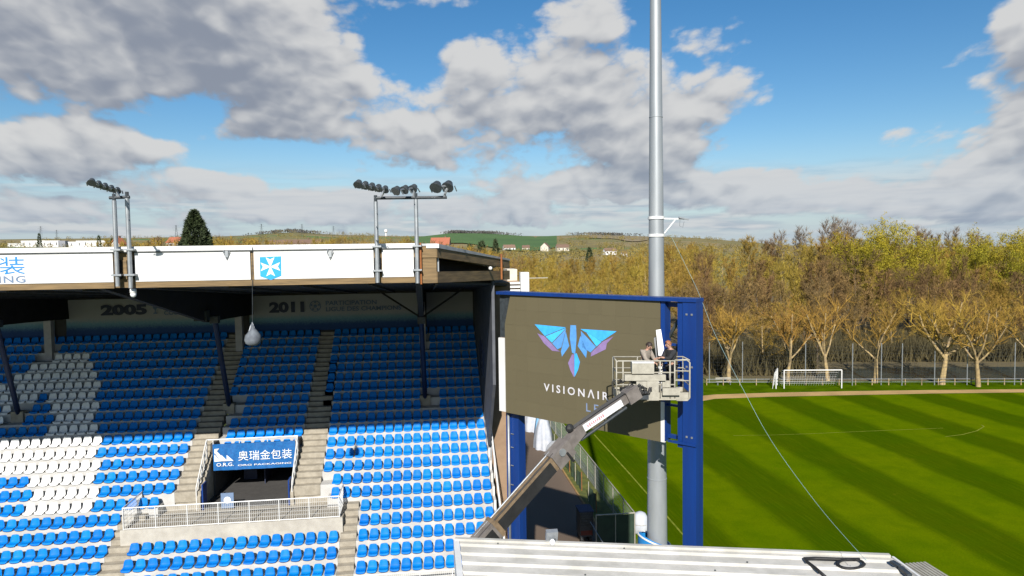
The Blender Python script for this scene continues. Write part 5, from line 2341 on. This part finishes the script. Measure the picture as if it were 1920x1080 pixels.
for z, y_ in ((.45, 0), (.45, .16), (.72, .34), (.88, .36)):
    mb = MB()
    mb.box(c.x - 1.1, c.x + 1.1, c.y + y_, c.y + y_ + (.14 if z < .5 else .03), z, z + (.04 if z < .5 else .12))
    mb.build("slat", M["lift_beige"], bk_)
for dx in (-.9, .9):
    mb = MB()
    mb.box(c.x + dx - .04, c.x + dx + .04, c.y + .02, c.y + .33, 0, .447)
    mb.build("leg", M["galv"], bk_)


# ------------------------------------------------------------------ trees
def rdir(rng):
    while True:
        v = V((rng.uniform(-1, 1), rng.uniform(-1, 1), rng.uniform(-1, 1)))
        if .05 < v.length < 1:
            return v.normalized()


def blade(mb, p, d, L, w, rng):
    s = d.cross(rdir(rng))
    if s.length < 1e-3:
        return
    s = s.normalized() * (w / 2)
    q = p + d * L
    b = len(mb.v)
    mb.v += [tuple(p - s), tuple(p + s), tuple(q)]
    mb.f.append((b, b + 1, b + 2))
    mb.mi.append(0)


def leaf(mb, p, sz, rng):
    a = rdir(rng) * sz
    b_ = rdir(rng) * sz
    b = len(mb.v)
    mb.v += [tuple(p), tuple(p + a), tuple(p + b_)]
    mb.f.append((b, b + 1, b + 2))
    mb.mi.append(0)


def grow(T, Cw, p, d, L, r_, lv, P, rng):
    sides = (8, 6, 4, 3)[min(lv, 3)]
    n = 4 if lv < 2 else 2
    pts, rad = [p], [r_]
    q, dd = p, d
    for i in range(n):
        dd = (dd + rdir(rng) * P["wob"][lv] + V((0, 0, P["up"][lv]))).normalized()
        q = q + dd * (L / n)
        pts.append(q)
        rad.append(r_ * (1 - (1 - P["tap"]) * (i + 1) / n))
    (T if lv <= P["tl"] else Cw).tube(pts, rad, sides, caps=False)
    last = lv == P["lv"]
    if last or lv >= P["tw0"]:
        for i in range(P["tw"] if last else P["tw"] // 2):
            s = rng.uniform(.15, 1)
            k = min(n - 1, int(s * n))
            b = pts[k] + (pts[k + 1] - pts[k]) * (s * n - k)
            td = ((pts[k + 1] - pts[k]).normalized() * P["tf"] + rdir(rng) + V((0, 0, P["tu"]))).normalized()
            l_ = rng.uniform(.5, 1.2) * P["tlen"]
            blade(Cw, b, td, l_, P["twd"] * rng.uniform(.6, 1.3), rng)
            for _ in range(P.get("leaf", 0)):
                leaf(Cw, b + td * (l_ * rng.uniform(.3, 1.1)) + rdir(rng) * .25, P["lsz"] * rng.uniform(.5, 1.2), rng)
    if not last:
        for i in range(P["kids"][lv]):
            s = P["k0"][lv] + (1 - P["k0"][lv]) * ((i + rng.random()) / P["kids"][lv])
            k = min(n - 1, int(s * n))
            b = pts[k] + (pts[k + 1] - pts[k]) * (s * n - k)
            base = (pts[k + 1] - pts[k]).normalized()
            a, c = ortho(base)
            th = i * 2.4 + rng.uniform(-.5, .5)
            an = R(P["ang"][lv] * rng.uniform(.7, 1.25))
            nd = base * math.cos(an) + (a * math.cos(th) + c * math.sin(th)) * math.sin(an)
            grow(T, Cw, b, nd, L * P["lr"][lv] * rng.uniform(.75, 1.2) * (1 - P["sh"] * s), rad[k] * P["rr"], lv + 1, P, rng)


PLANE = dict(lv=3, tl=1, tw0=3, wob=(.10, .16, .22, .25), up=(.03, .10, .14, .10), tap=.55, tw=13, tf=.8, tu=.45, tlen=1.05, twd=.026,
             kids=(6, 6, 4), k0=(.72, .30, .15), ang=(38, 42, 46), lr=(1.55, .46, .52), rr=.62, sh=.15)
WOOD = dict(lv=2, tl=0, tw0=1, wob=(.06, .14, .2), up=(.12, .22, .2), tap=.25, tw=22, tf=.85, tu=.6, tlen=1.25, twd=.075,
            kids=(24, 5), k0=(.20, .25), ang=(40, 38), lr=(.36, .5), rr=.42, sh=.45)
ROUND = dict(lv=2, tl=0, tw0=1, wob=(.08, .16, .2), up=(.10, .12, .1), tap=.3, tw=24, tf=.55, tu=.35, tlen=1.3, twd=.085,
             kids=(18, 5), k0=(.20, .25), ang=(58, 45), lr=(.52, .5), rr=.42, sh=.35)
WILLOW = dict(lv=2, tl=0, tw0=2, wob=(.10, .18, .25), up=(.10, .10, .02), tap=.3, tw=15, tf=.5, tu=-.05, tlen=1.2, twd=.05, leaf=10, lsz=.19,
              kids=(20, 5), k0=(.25, .25), ang=(60, 50), lr=(.52, .5), rr=.42, sh=.30)


def tree_proto(name, P, h, r_, mtT, mtC, seed, label, group, trunkh=None):
    rng = random.Random(seed)
    T, Cw = MB(), MB()
    if P["lv"] == 3:
        grow(T, Cw, V((0, 0, -.1)), V((rng.uniform(-.1, .1), rng.uniform(-.1, .1), 1)).normalized(), 3.6, r_, 0, P, rng)
    else:
        grow(T, Cw, V((0, 0, -.1)), V((0, 0, 1)), h * .9, r_, 0, P, rng)
    zs_ = max(v[2] for v in Cw.v)
    k = h / zs_
    for m_ in (T, Cw):
        m_.v = [(x * k, y * k, z * k) for x, y, z in m_.v]
    o = thing(name, label, "tree", (0, 0, 0), group)
    T.build("trunk", M[mtT], o, smooth=True, fixn=False)
    Cw.build("crown", M[mtC], o, fixn=False)
    o["h0"] = h
    return o


def place(o, x, y, z, h, rot, label=None):
    s = h / o["h0"]
    o.location = (x, y, z)
    o.scale = (s * random.uniform(.9, 1.12), s * random.uniform(.9, 1.12), s)
    o.rotation_euler = (0, 0, rot)
    if label:
        o["label"] = label
    return o


random.seed(77)
used = set()


def put(proto, x, y, z, h, label=None, group=None):
    o = proto if proto.name not in used else copy_tree(proto)
    used.add(proto.name if o is proto else o.name)
    place(o, x, y, z, h, random.uniform(0, 6.28), label)
    if group:
        o["group"] = group
    return o


GN = "bare trees in a row behind the far touchline"
PV = [dict(PLANE, ang=(a_, b_, 46), kids=(k_, 6, 4), lr=(l_, .46, .52)) for a_, b_, k_, l_ in ((34, 46, 6, 1.6), (30, 38, 5, 1.8), (24, 36, 5, 1.9), (32, 34, 4, 1.9), (48, 44, 7, 1.6), (36, 40, 5, 1.8))]
PN = [tree_proto("plane_tree", PV[i], 12, .30, "bark_pale", "twig_ochre", 40 + i, "bare plane tree", GN) for i in range(6)]
nearlab = ["pale bare tree at the left end of the row, left of both goals", "pale bare tree directly behind the left part of the wide goal",
           "slim pale bare tree behind the right part of the wide goal", "bare tree with a forked trunk, first to the right of the wide goal",
           "broad bare tree with a thick pale trunk, second right of the wide goal", "bare tree with an orange brown trunk base near the right end of the row"]
for i, (px, py, ty) in enumerate(((1366, 717, 558), (1477, 716, 548), (1552, 714, 520), (1641, 718, 528), (1766, 721, 520), (1834, 725, 528))):
    p = on_z(px, py)
    h = (py - ty) / FPX * (p - CP).dot(CF)
    put(PN[i], p.x, p.y, 0, h, nearlab[i])
p = on_z(1945, 722)
put(PN[1], p.x, p.y, 0, 13.5, "pale bare tree just beyond the right edge of the row")

GW = "trees of the wood behind the training pitch"
WP = [tree_proto("woodland_tree", WOOD, 18, .24, "bark_brown", "twig_brown", 60, "tall bare brown tree in the wood behind the pitch", GW),
      tree_proto("woodland_tree", WOOD, 18, .22, "bark_pale", "twig_gold", 61, "tall bare ochre tree in the wood behind the pitch", GW),
      tree_proto("woodland_tree", ROUND, 15, .24, "bark_brown", "twig_brown", 62, "broad bare brown tree in the wood behind the pitch", GW),
      tree_proto("woodland_tree", ROUND, 15, .22, "bark_pale", "twig_gold", 63, "broad bare golden tree in the wood behind the pitch", GW),
      tree_proto("poplar_tree", WOOD, 20, .2, "bark_pale", "twig_grey", 64, "tall thin greyish bare poplar on the wood's skyline", GW)]
WL = [tree_proto("willow_tree", WILLOW, 15, .3, "bark_brown", "leaf_yellow", 70, "round yellow green willow on the wood's skyline", "yellow green willows of the wood"),
      tree_proto("willow_tree", WILLOW, 15, .3, "bark_brown", "leaf_yellow", 71, "round yellow green willow on the wood's skyline", "yellow green willows of the wood")]

SK = [(940, 482), (1000, 480), (1100, 484), (1200, 468), (1260, 452), (1320, 446), (1400, 438), (1480, 430), (1560, 414), (1600, 412), (1660, 420), (1700, 424), (1760, 430), (1800, 428),
      (1850, 430), (1900, 424), (2000, 420), (2200, 430)]
rng = random.Random(9)


def top_at(px, ytop, d):
    """ground point and height of a tree whose tip shows at this height from the photograph's standpoint"""
    p = at_d(px, ytop, d)
    return p


counts = {}
KINDL = {0: "tall bare brown tree", 1: "tall bare ochre tree", 2: "broad bare brown tree", 3: "broad bare golden tree", 4: "tall greyish bare poplar"}


def nth(kind, where):
    i = counts.get((kind, where), 0)
    counts[(kind, where)] = i + 1
    return "%s, %s from the left in %s" % (KINDL[kind], ORD[min(i, 29)], where)


RWN = {108: "the front row of the wood", 120: "the second row of the wood", 129: "the third row of the wood", 138: "the fourth row of the wood", 158: "the fifth row of the wood", 182: "the back row of the wood"}
for d, dy, step, kinds in ((108, 118, 62, (0, 2, 0, 3)), (120, 82, 50, (2, 0, 0, 1)), (129, 66, 50, (0, 2, 1, 0)), (138, 50, 50, (0, 1, 2, 3)), (158, 26, 46, (1, 0, 3, 1)), (182, 4, 46, (1, 3, 1, 0))):
    px = 1300 + rng.uniform(0, 30)
    while px < 2080:
        ys = interp(SK, px) + dy + rng.uniform(-7, 14)
        p = top_at(px, ys, (d if px < 1545 or d > 150 else 120 + (d - 108) * .9) * rng.uniform(.97, 1.04))
        kd = rng.choice(kinds)
        put(WP[kd], p.x, p.y, 0, max(5, p.z), nth(kd, RWN[d]))
        px += step * rng.uniform(.75, 1.2)
for px, ys, d in ((1452, 428, 190), (1500, 418, 190), (1545, 402, 190), (1572, 405, 192), (1600, 410, 195), (1740, 418, 192), (1780, 420, 190)):
    p = top_at(px, ys, d)
    put(WP[4], p.x, p.y, 0, p.z, nth(4, "the poplars on the skyline"))
WILLOWL = ["large yellow green willow crowning the wood right of the mast", "yellow green willow on the skyline, left shoulder of the large willow", "yellow green willow low in front of the large willow",
           "yellow green willow halfway between the large willow and the right edge", "yellow green willow on the skyline near the right edge", "golden green willow at the very right edge of the wood", "small yellow green willow beneath the skyline far right"]
for (px, ys, d, w), lab in zip(((1664, 397, 150, 1), (1612, 424, 149, 1), (1640, 440, 146, 1), (1748, 436, 150, 0), (1880, 414, 150, 1), (1925, 440, 140, 0), (1835, 440, 148, 1)), WILLOWL):
    p = top_at(px, ys, d)
    put(WL[w], p.x, p.y, 0, p.z, lab)
RWM = {120: "the front row behind the screen", 140: "the second row behind the screen", 165: "the third row behind the screen", 200: "the fourth row behind the screen", 245: "the fifth row behind the screen", 300: "the farthest row behind the screen"}
for d, y0_, step, kinds in ((120, 548, 44, (3, 1, 2)), (140, 528, 40, (3, 1, 3)), (165, 508, 36, (1, 3, 3)), (200, 494, 26, (1, 3, 3)), (245, 482, 22, (3, 1, 1)), (300, 478, 18, (3, 1, 3))):
    px = 930 + rng.uniform(0, 25)
    while px < 1330:
        ys = y0_ + (interp(SK, px) - 480) * .85 + rng.uniform(-6, 6)
        p = top_at(px, ys, d * rng.uniform(.96, 1.05))
        kd = rng.choice(kinds)
        put(WP[kd], p.x, p.y, 0, max(4, p.z), nth(kd, RWM[d]))
        px += step * rng.uniform(.7, 1.25)

# undergrowth along the foot of the wood
mb = MB()
rng = random.Random(15)
for i in range(16000):
    px = rng.uniform(1290, 2100)
    p = on_z(px, 716)
    dd = rng.uniform(4, 26) if px < 1535 else rng.uniform(15.5, 36)
    x, y = p.x + dd * .55, p.y + dd
    b = V((x, y, 0))
    for _ in range(1):
        blade(mb, b, (rdir(rng) * .45 + V((0, 0, 1))).normalized(), rng.uniform(1.0, 4.8), rng.uniform(.08, .24), rng)
o = mb.build("undergrowth", M["understory"], None, kind="stuff", fixn=False)
tag(o, "dark tangled undergrowth at the foot of the wood", "undergrowth")

# conifer behind the stand
rng = random.Random(33)
T, Cw = MB(), MB()
T.tube([(0, 0, 0), (0, 0, 12), (0, 0, 23)], [.45, .3, .05], 8)
Hc = 25.0
for i in range(22000):
    s = rng.random() ** 1.35
    z = 2.5 + (Hc - 2.5) * (1 - s) if False else Hc - (Hc - 2.0) * s
    f = (Hc - z) / Hc
    th = rng.uniform(0, 6.28)
    rr = (6.4 * (f ** .70)) * (1 + .16 * math.sin(3 * th + z * .9) + .13 * math.sin(7 * th - z * 2.1)) * rng.uniform(.55, 1.03) ** .5
    p = V((rr * math.cos(th), rr * math.sin(th), z + rng.uniform(-.2, .2)))
    out = V((math.cos(th), math.sin(th), rng.uniform(-.4, .7)))
    blade(Cw, p, (out + rdir(rng) * .8).normalized(), rng.uniform(.3, .75), rng.uniform(.12, .3), rng)
q = at_d(364, 394, 110)
o = thing("conifer_tree", "dark green cone shaped conifer rising behind the white roof fascia", "tree", (q.x, q.y, 0))
k = q.z / 25.3
for mbq, nm, mt_ in ((T, "trunk", "bark_brown"), (Cw, "crown", "leaf_dark")):
    mbq.v = [(x * k + q.x, y * k + q.y, z * k) for x, y, z in mbq.v]
    mbq.build(nm, M[mt_], o, fixn=False)

# trees beyond the stand roof: only their tops show
GB = "bare trees beyond the grandstand roof"
BT = [(210, 446), (260, 443), (300, 438), (330, 446), (400, 440), (430, 434), (470, 442), (520, 446), (560, 442), (620, 440), (700, 446), (740, 441), (790, 448), (830, 455), (900, 458), (960, 470)]
rng = random.Random(19)
for d, step, dy, kk in ((150, 30, 8, (3, 2)), (230, 24, 3, (3, 3, 1)), (330, 20, -1, (3, 2, 1))):
    px = 205
    while px < 960:
        ys = interp(BT, px) + dy + rng.uniform(-3, 5)
        if not (338 < px < 392 and d < 200):
            p = top_at(px, ys, d)
            pr = WP[rng.choice(kk)]
            put(pr, p.x, p.y, terr(p.x, p.y), p.z - terr(p.x, p.y), nth(WP.index(pr), {150: "the near row above the stand roof", 230: "the middle row above the stand roof", 330: "the far row above the stand roof"}[d]), GB)
        px += step * rng.uniform(.8, 1.25)
DK = []
for px, ys, d in ((905, 449, 420), (900, 451, 400), (929, 446, 430), (880, 455, 380), (73, 436, 900), (185, 440, 800), (210, 445, 700), (1105, 462, 500)):
    p = top_at(px, ys, d)
    o = copy_tree(bpy.data.objects["conifer_tree"]) if False else None
    DK.append((p, d))
# small dark evergreens far off
rng = random.Random(44)
Cw = MB()
for i in range(500):
    z = rng.uniform(.12, 1)
    th = rng.uniform(0, 6.28)
    rr = .28 * (1 - z) ** .6 * rng.uniform(.5, 1.1)
    blade(Cw, V((rr * math.cos(th), rr * math.sin(th), z * .95)), (V((math.cos(th), math.sin(th), .2)) + rdir(rng) * .7).normalized(), .09, .06, rng)
T = MB()
T.tube([(0, 0, -.05), (0, 0, .6)], [.035, .015], 5)
EVL = ["dark evergreen in the middle of three before the green field", "dark evergreen touching the middle one before the green field", "dark evergreen on the right of three before the green field",
       "dark evergreen on the left of three before the green field", "dark evergreen on the horizon above the white apartment blocks", "dark evergreen on the horizon left of the lamp posts",
       "dark evergreen right behind the left lamp posts", "dark evergreen below the copse between house row and white house"]
proto = thing("evergreen_tree", "small dark evergreen far off among the houses and woods", "tree", (0, 0, 0), "far dark evergreens")
T.build("trunk", M["bark_brown"], proto)
Cw.build("crown", M["leaf_dark"], proto, fixn=False)
for i, (p, d) in enumerate(DK):
    o = proto if i == 0 else copy_tree(proto)
    z0 = terr(p.x, p.y)
    o.location = (p.x, p.y, z0)
    o["label"] = EVL[i]
    h = max(4, p.z - z0)
    o.scale = (min(h, 14), min(h, 14), h)

# far wood on the slopes: one mass
mb = MB()
rng = random.Random(52)
for i in range(5200):
    th = YAW + rng.uniform(R(-40), R(41))
    r_ = 420 + 1900 * rng.random() ** 1.1
    x, y = r_ * math.sin(th), r_ * math.cos(th)
    if mnoise_ok := (math.sin(x / 130 + 1.3) * math.sin(y / 95) + .35 * math.sin(x / 37) > (-.15 if r_ < 900 else .12)):
        px = 960 + FPX * math.tan(th - YAW)
        if 780 < px < 1050 and r_ > 1050:
            continue
        c = V((x, y, terr(x, y)))
        hh = rng.uniform(5, 11)
        for _ in range(22):
            p = c + V((rng.gauss(0, 2.6), rng.gauss(0, 2.6), hh * rng.uniform(.15, 1)))
            blade(mb, p, (rdir(rng) + V((0, 0, .6))).normalized(), rng.uniform(1.5, 3.5), rng.uniform(.6, 1.4), rng)
o = mb.build("far_wood", mat("far_wood", (.24, .18, .045), .95, scale=.02, c2=(.13, .11, .03)), None, kind="stuff", fixn=False)
tag(o, "distant ochre woods covering the low hills", "wood")
mb = MB()
for i in range(420):
    px = rng.choice((rng.gauss(545, 32), rng.gauss(905, 28), rng.gauss(1140, 26), rng.gauss(860, 10)))
    a = YAW + math.atan((px - 960) / FPX)
    r_ = 2250 + rng.uniform(-60, 40)
    x, y = r_ * math.sin(a), r_ * math.cos(a)
    c = V((x, y, terr(x, y)))
    for _ in range(10):
        p = c + V((rng.gauss(0, 6), rng.gauss(0, 6), rng.uniform(0, 8)))
        blade(mb, p, (rdir(rng) + V((0, 0, .6))).normalized(), rng.uniform(3, 6), 3, rng)
o = mb.build("hilltop_wood", mat("hilltop_wood", (.11, .10, .09), .95, scale=.02, c2=(.07, .07, .06)), None, kind="stuff", fixn=False)
tag(o, "grey bare copses on top of the far hills", "copse")


# ------------------------------------------------------------------ far houses
def house(px, py, w, dp, h, roofh, rot, wall, roof, label, nwin=3, group=None, flat=False, cat="house", p=None):
    p = p or on_terr(px, py)
    o = thing("house" if not flat else "apartment_block", label, cat, p, group)
    rt = Matrix.Rotation(rot, 3, "Z")

    def W(x, y, z): return p + rt @ V((x, y, z))

    def bx(x0, x1, y0, y1, z0, z1):
        return [W(x0, y0, z0), W(x1, y0, z0), W(x1, y1, z0), W(x0, y1, z0), W(x0, y0, z1), W(x1, y0, z1), W(x1, y1, z1), W(x0, y1, z1)]
    mb = MB()
    mb.hexa(bx(-w / 2, w / 2, 0, dp, -6, h))
    if not flat:
        for x in (-w / 2, w / 2 - .3):
            mb.prism([W(x, 0, h), W(x, dp, h), W(x, dp / 2, h + roofh)], rt @ V((.3, 0, 0)))
    mb.build("wall", M[wall], o)
    if flat:
        mb = MB()
        mb.hexa(bx(-w / 2 - .2, w / 2 + .2, -.2, dp + .2, h + .003, h + .4))
        mb.build("roof", M[roof], o)
    else:
        mb = MB()
        for y0_, y1_ in ((-.5, dp / 2), (dp + .5, dp / 2)):
            z0_ = h - .5 * roofh / (dp / 2)
            mb.prism([W(-w / 2 - .4, y0_, z0_ + .05), W(w / 2 + .4, y0_, z0_ + .05), W(w / 2 + .4, y1_, h + roofh + .05), W(-w / 2 - .4, y1_, h + roofh + .05)], (0, 0, .25))
        rf = mb.build("roof", M[roof], o)
        mb = MB()
        mb.hexa(bx(w * .22, w * .22 + .9, dp * .55, dp * .55 + .9, h + roofh * .4, h + roofh + 1.2))
        mb.build("chimney", M["roof_brown"], rf)
    for i in range(nwin):
        x = -w / 2 + w * (i + .5) / nwin
        mb = MB()
        ww, wh = min(1.6, w / nwin * .5), h * .42
        mb.hexa(bx(x - ww / 2, x + ww / 2, -.06, .02, h * .35, h * .35 + wh))
        mb.build("window", M["window_dark"], o)
    return o


house(956, 470, 17, 9, 4.5, 4, .15, "house_white", "roof_brown", "white house with a brown roof, leftmost of the far row right of the roof end")
house(986, 470, 11, 9, 4.5, 3.5, -.2, "house_wall", "roof_brown", "small cream house with a brown roof, second of the far row")
house(1030, 471, 10, 12, 6.5, 5.5, 1.1, "house_wall", "roof_brown", "cream house with a tall pointed gable in the middle of the far row")
house(1056, 471, 18, 9, 5.5, 4, .1, "house_wall", "roof_brown", "wide cream house with a brown roof right of the gabled house")
house(1146, 478, 15, 8, 5, 3, .2, "house_white", "roof_brown", "white house among golden trees just left of the mast")
house(1172, 481, 6, 6, 3.5, 2, .2, "house_white", "roof_brown", "tiny white outbuilding just left of the mast", 1)
house(822, 459, 11, 10, 4, 4, -.15, "house_white", "roof_red", "house with a bright red tiled roof just behind the right end of the stand", p=at_d(824, 446, 420) - V((0, 0, 8)))
house(552, 458, 30, 12, 4, 2.2, .0, "house_white", "roof_brown", "long low house with a dark red brown roof behind the middle of the fascia", p=at_d(552, 450, 420) - V((0, 0, 6.2)))
house(292, 452, 5, 6, 4, 2, .3, "house_wall", "roof_brown", "small tan house among golden trees right of the left lamp posts", 2, p=at_d(291, 447, 500) - V((0, 0, 6)))
house(330, 452, 11, 9, 4, 3, -.2, "house_white", "roof_red", "house with a red roof just left of the dark conifer", 2, p=at_d(328, 445, 420) - V((0, 0, 7)))
house(229, 456, 3.5, 4, 4, 2.2, 1.2, "house_wall", "roof_red", "tan gabled house between the two left lamp posts", 2, p=at_d(229, 447, 300) - V((0, 0, 6.2)))
GA = "white apartment blocks on the left horizon"
for px, w_, h_, nw, lab in ((62, 38, 13, 4, "white apartment block with dark windows, second from the left on the horizon"),
                            (95, 30, 13, 3, "white apartment block in the middle of the left horizon, left of the grey wall"),
                            (134, 26, 11, 3, "white apartment block right of the grey wall on the left horizon"),
                            (172, 50, 13, 5, "longest white apartment block, rightmost on the left horizon"),
                            (30, 26, 8, 3, "low cream apartment block, leftmost on the left horizon")):
    p = at_d(px, 465, 1250)
    house(px, 462, w_, 14, h_, 0, .1, "house_white", "house_white", lab, nw, GA, True, "apartment block", p=p)
p = at_d(116, 465, 1240)
mb = MB()
mb.box(p.x - 6, p.x + 6, p.y, p.y + 14, p.z - 4, p.z + 13)
o = mb.build("stair_tower", M["grey_wall"])
tag(o, "grey stair tower between two white apartment blocks on the left horizon", "tower")

# cream building with slats beyond the end of the stand
p0 = at_d(930, 560, 72)
cb = thing("cream_building", "cream building with horizontal slats showing between the stand and the video screen", "building", (p0.x + 1, p0.y, 0))


def cz(py): return at_d(960, py, 72).z


def cx(px): return at_d(px, 540, 72).x


def cbox(nm, x0, x1, y0_, y1_, dy0, dy1, mt_):
    mb = MB()
    mb.box(cx(x0), cx(x1), p0.y + dy0, p0.y + dy1, cz(y1_), cz(y0_))
    return mb.build(nm, M[mt_], cb)


mb = MB()
mb.box(cx(900), cx(974), p0.y + .3, p0.y + 9, 0, cz(527))
mb.build("wall", M["brown_wall"], cb)
for y_ in (529, 536, 543, 550, 557):
    cbox("slat", 905, 976, y_, y_ + 4, 0, .28, "house_white")
cbox("stair_head", 953, 972, 505, 526.8, .6, 4, "house_wall")
cbox("corner_pillar", 977, 993, 511, 700, -.1, 1.2, "house_white")
cbox("parapet", 993.2, 1030, 521.5, 523, .2, .3, "lift_beige")

# pylons and water tower
PYL = ["faint lattice pylon leftmost on the horizon above the white apartment blocks", "faint lattice pylon second from the left above the white apartment blocks", "faint lattice pylon standing just right of the club crest on the skyline", "faint lattice pylon above the long low dark red roof", "faint lattice pylon rightmost on the skyline, left of the water tower", "faint lattice pylon just left of the dark conifer"]
rngp = [(76, 424, 1500), (106, 431, 1500), (490, 420, 1700), (566, 420, 1750), (625, 424, 1800), (330, 422, 1500)]
pyl = None
for i, (px, py, d) in enumerate(rngp):
    p = at_d(px, py, d)
    z0 = terr(p.x, p.y)
    if pyl is None:
        pyl = thing("pylon", "faint lattice pylon on the left horizon", "pylon", (0, 0, 0), "pylons on the horizon")
        mb = MB()
        for sx, sy in ((-1, -1), (1, -1), (1, 1), (-1, 1)):
            mb.bar((sx * .09, sy * .09, 0), (sx * .012, sy * .012, 1), .007)
        for k in range(7):
            z = k / 7
            w_ = .09 - .078 * z
            w2 = .09 - .078 * (z + .14)
            mb.bar((-w_, -w_, z), (w2, -w2, z + .14), .004)
            mb.bar((w_, -w_, z), (-w2, -w2, z + .14), .004)
        mb.build("lattice_tower", M["lamp_body"], pyl, kind="stuff")
        for z, w_ in ((.72, .16), (.84, .20), (.95, .13)):
            mb = MB()
            mb.bar((-w_, 0, z), (w_, 0, z), .008)
            mb.build("cross_arm", M["lamp_body"], pyl)
        o = pyl
    else:
        o = copy_tree(pyl)
    o.location = (p.x, p.y, z0)
    o["label"] = PYL[i]
    h = max(18, p.z - z0)
    o.scale = (h, h, h)
    o.rotation_euler = (0, 0, random.uniform(-.4, .4))
p = at_d(723.5, 431, 2200)
z0 = terr(p.x, p.y)
wt_ = thing("water_tower", "tiny white water tower on the skyline between the two fascia lamp posts", "water tower", (p.x, p.y, z0))
mb = MB()
mb.lathe([(2.2, 0), (1.8, 12)], (p.x, p.y, z0), 12)
mb.build("stem", M["house_white"], wt_)
mb = MB()
zt = max(z0 + 12, p.z - 9)
mb.lathe([(2, zt - z0 - .5), (5.5, zt - z0 + 2), (5.5, zt - z0 + 9), (1, zt - z0 + 10.5)], (p.x, p.y, z0), 14)
mb.build("tank", M["house_white"], wt_)
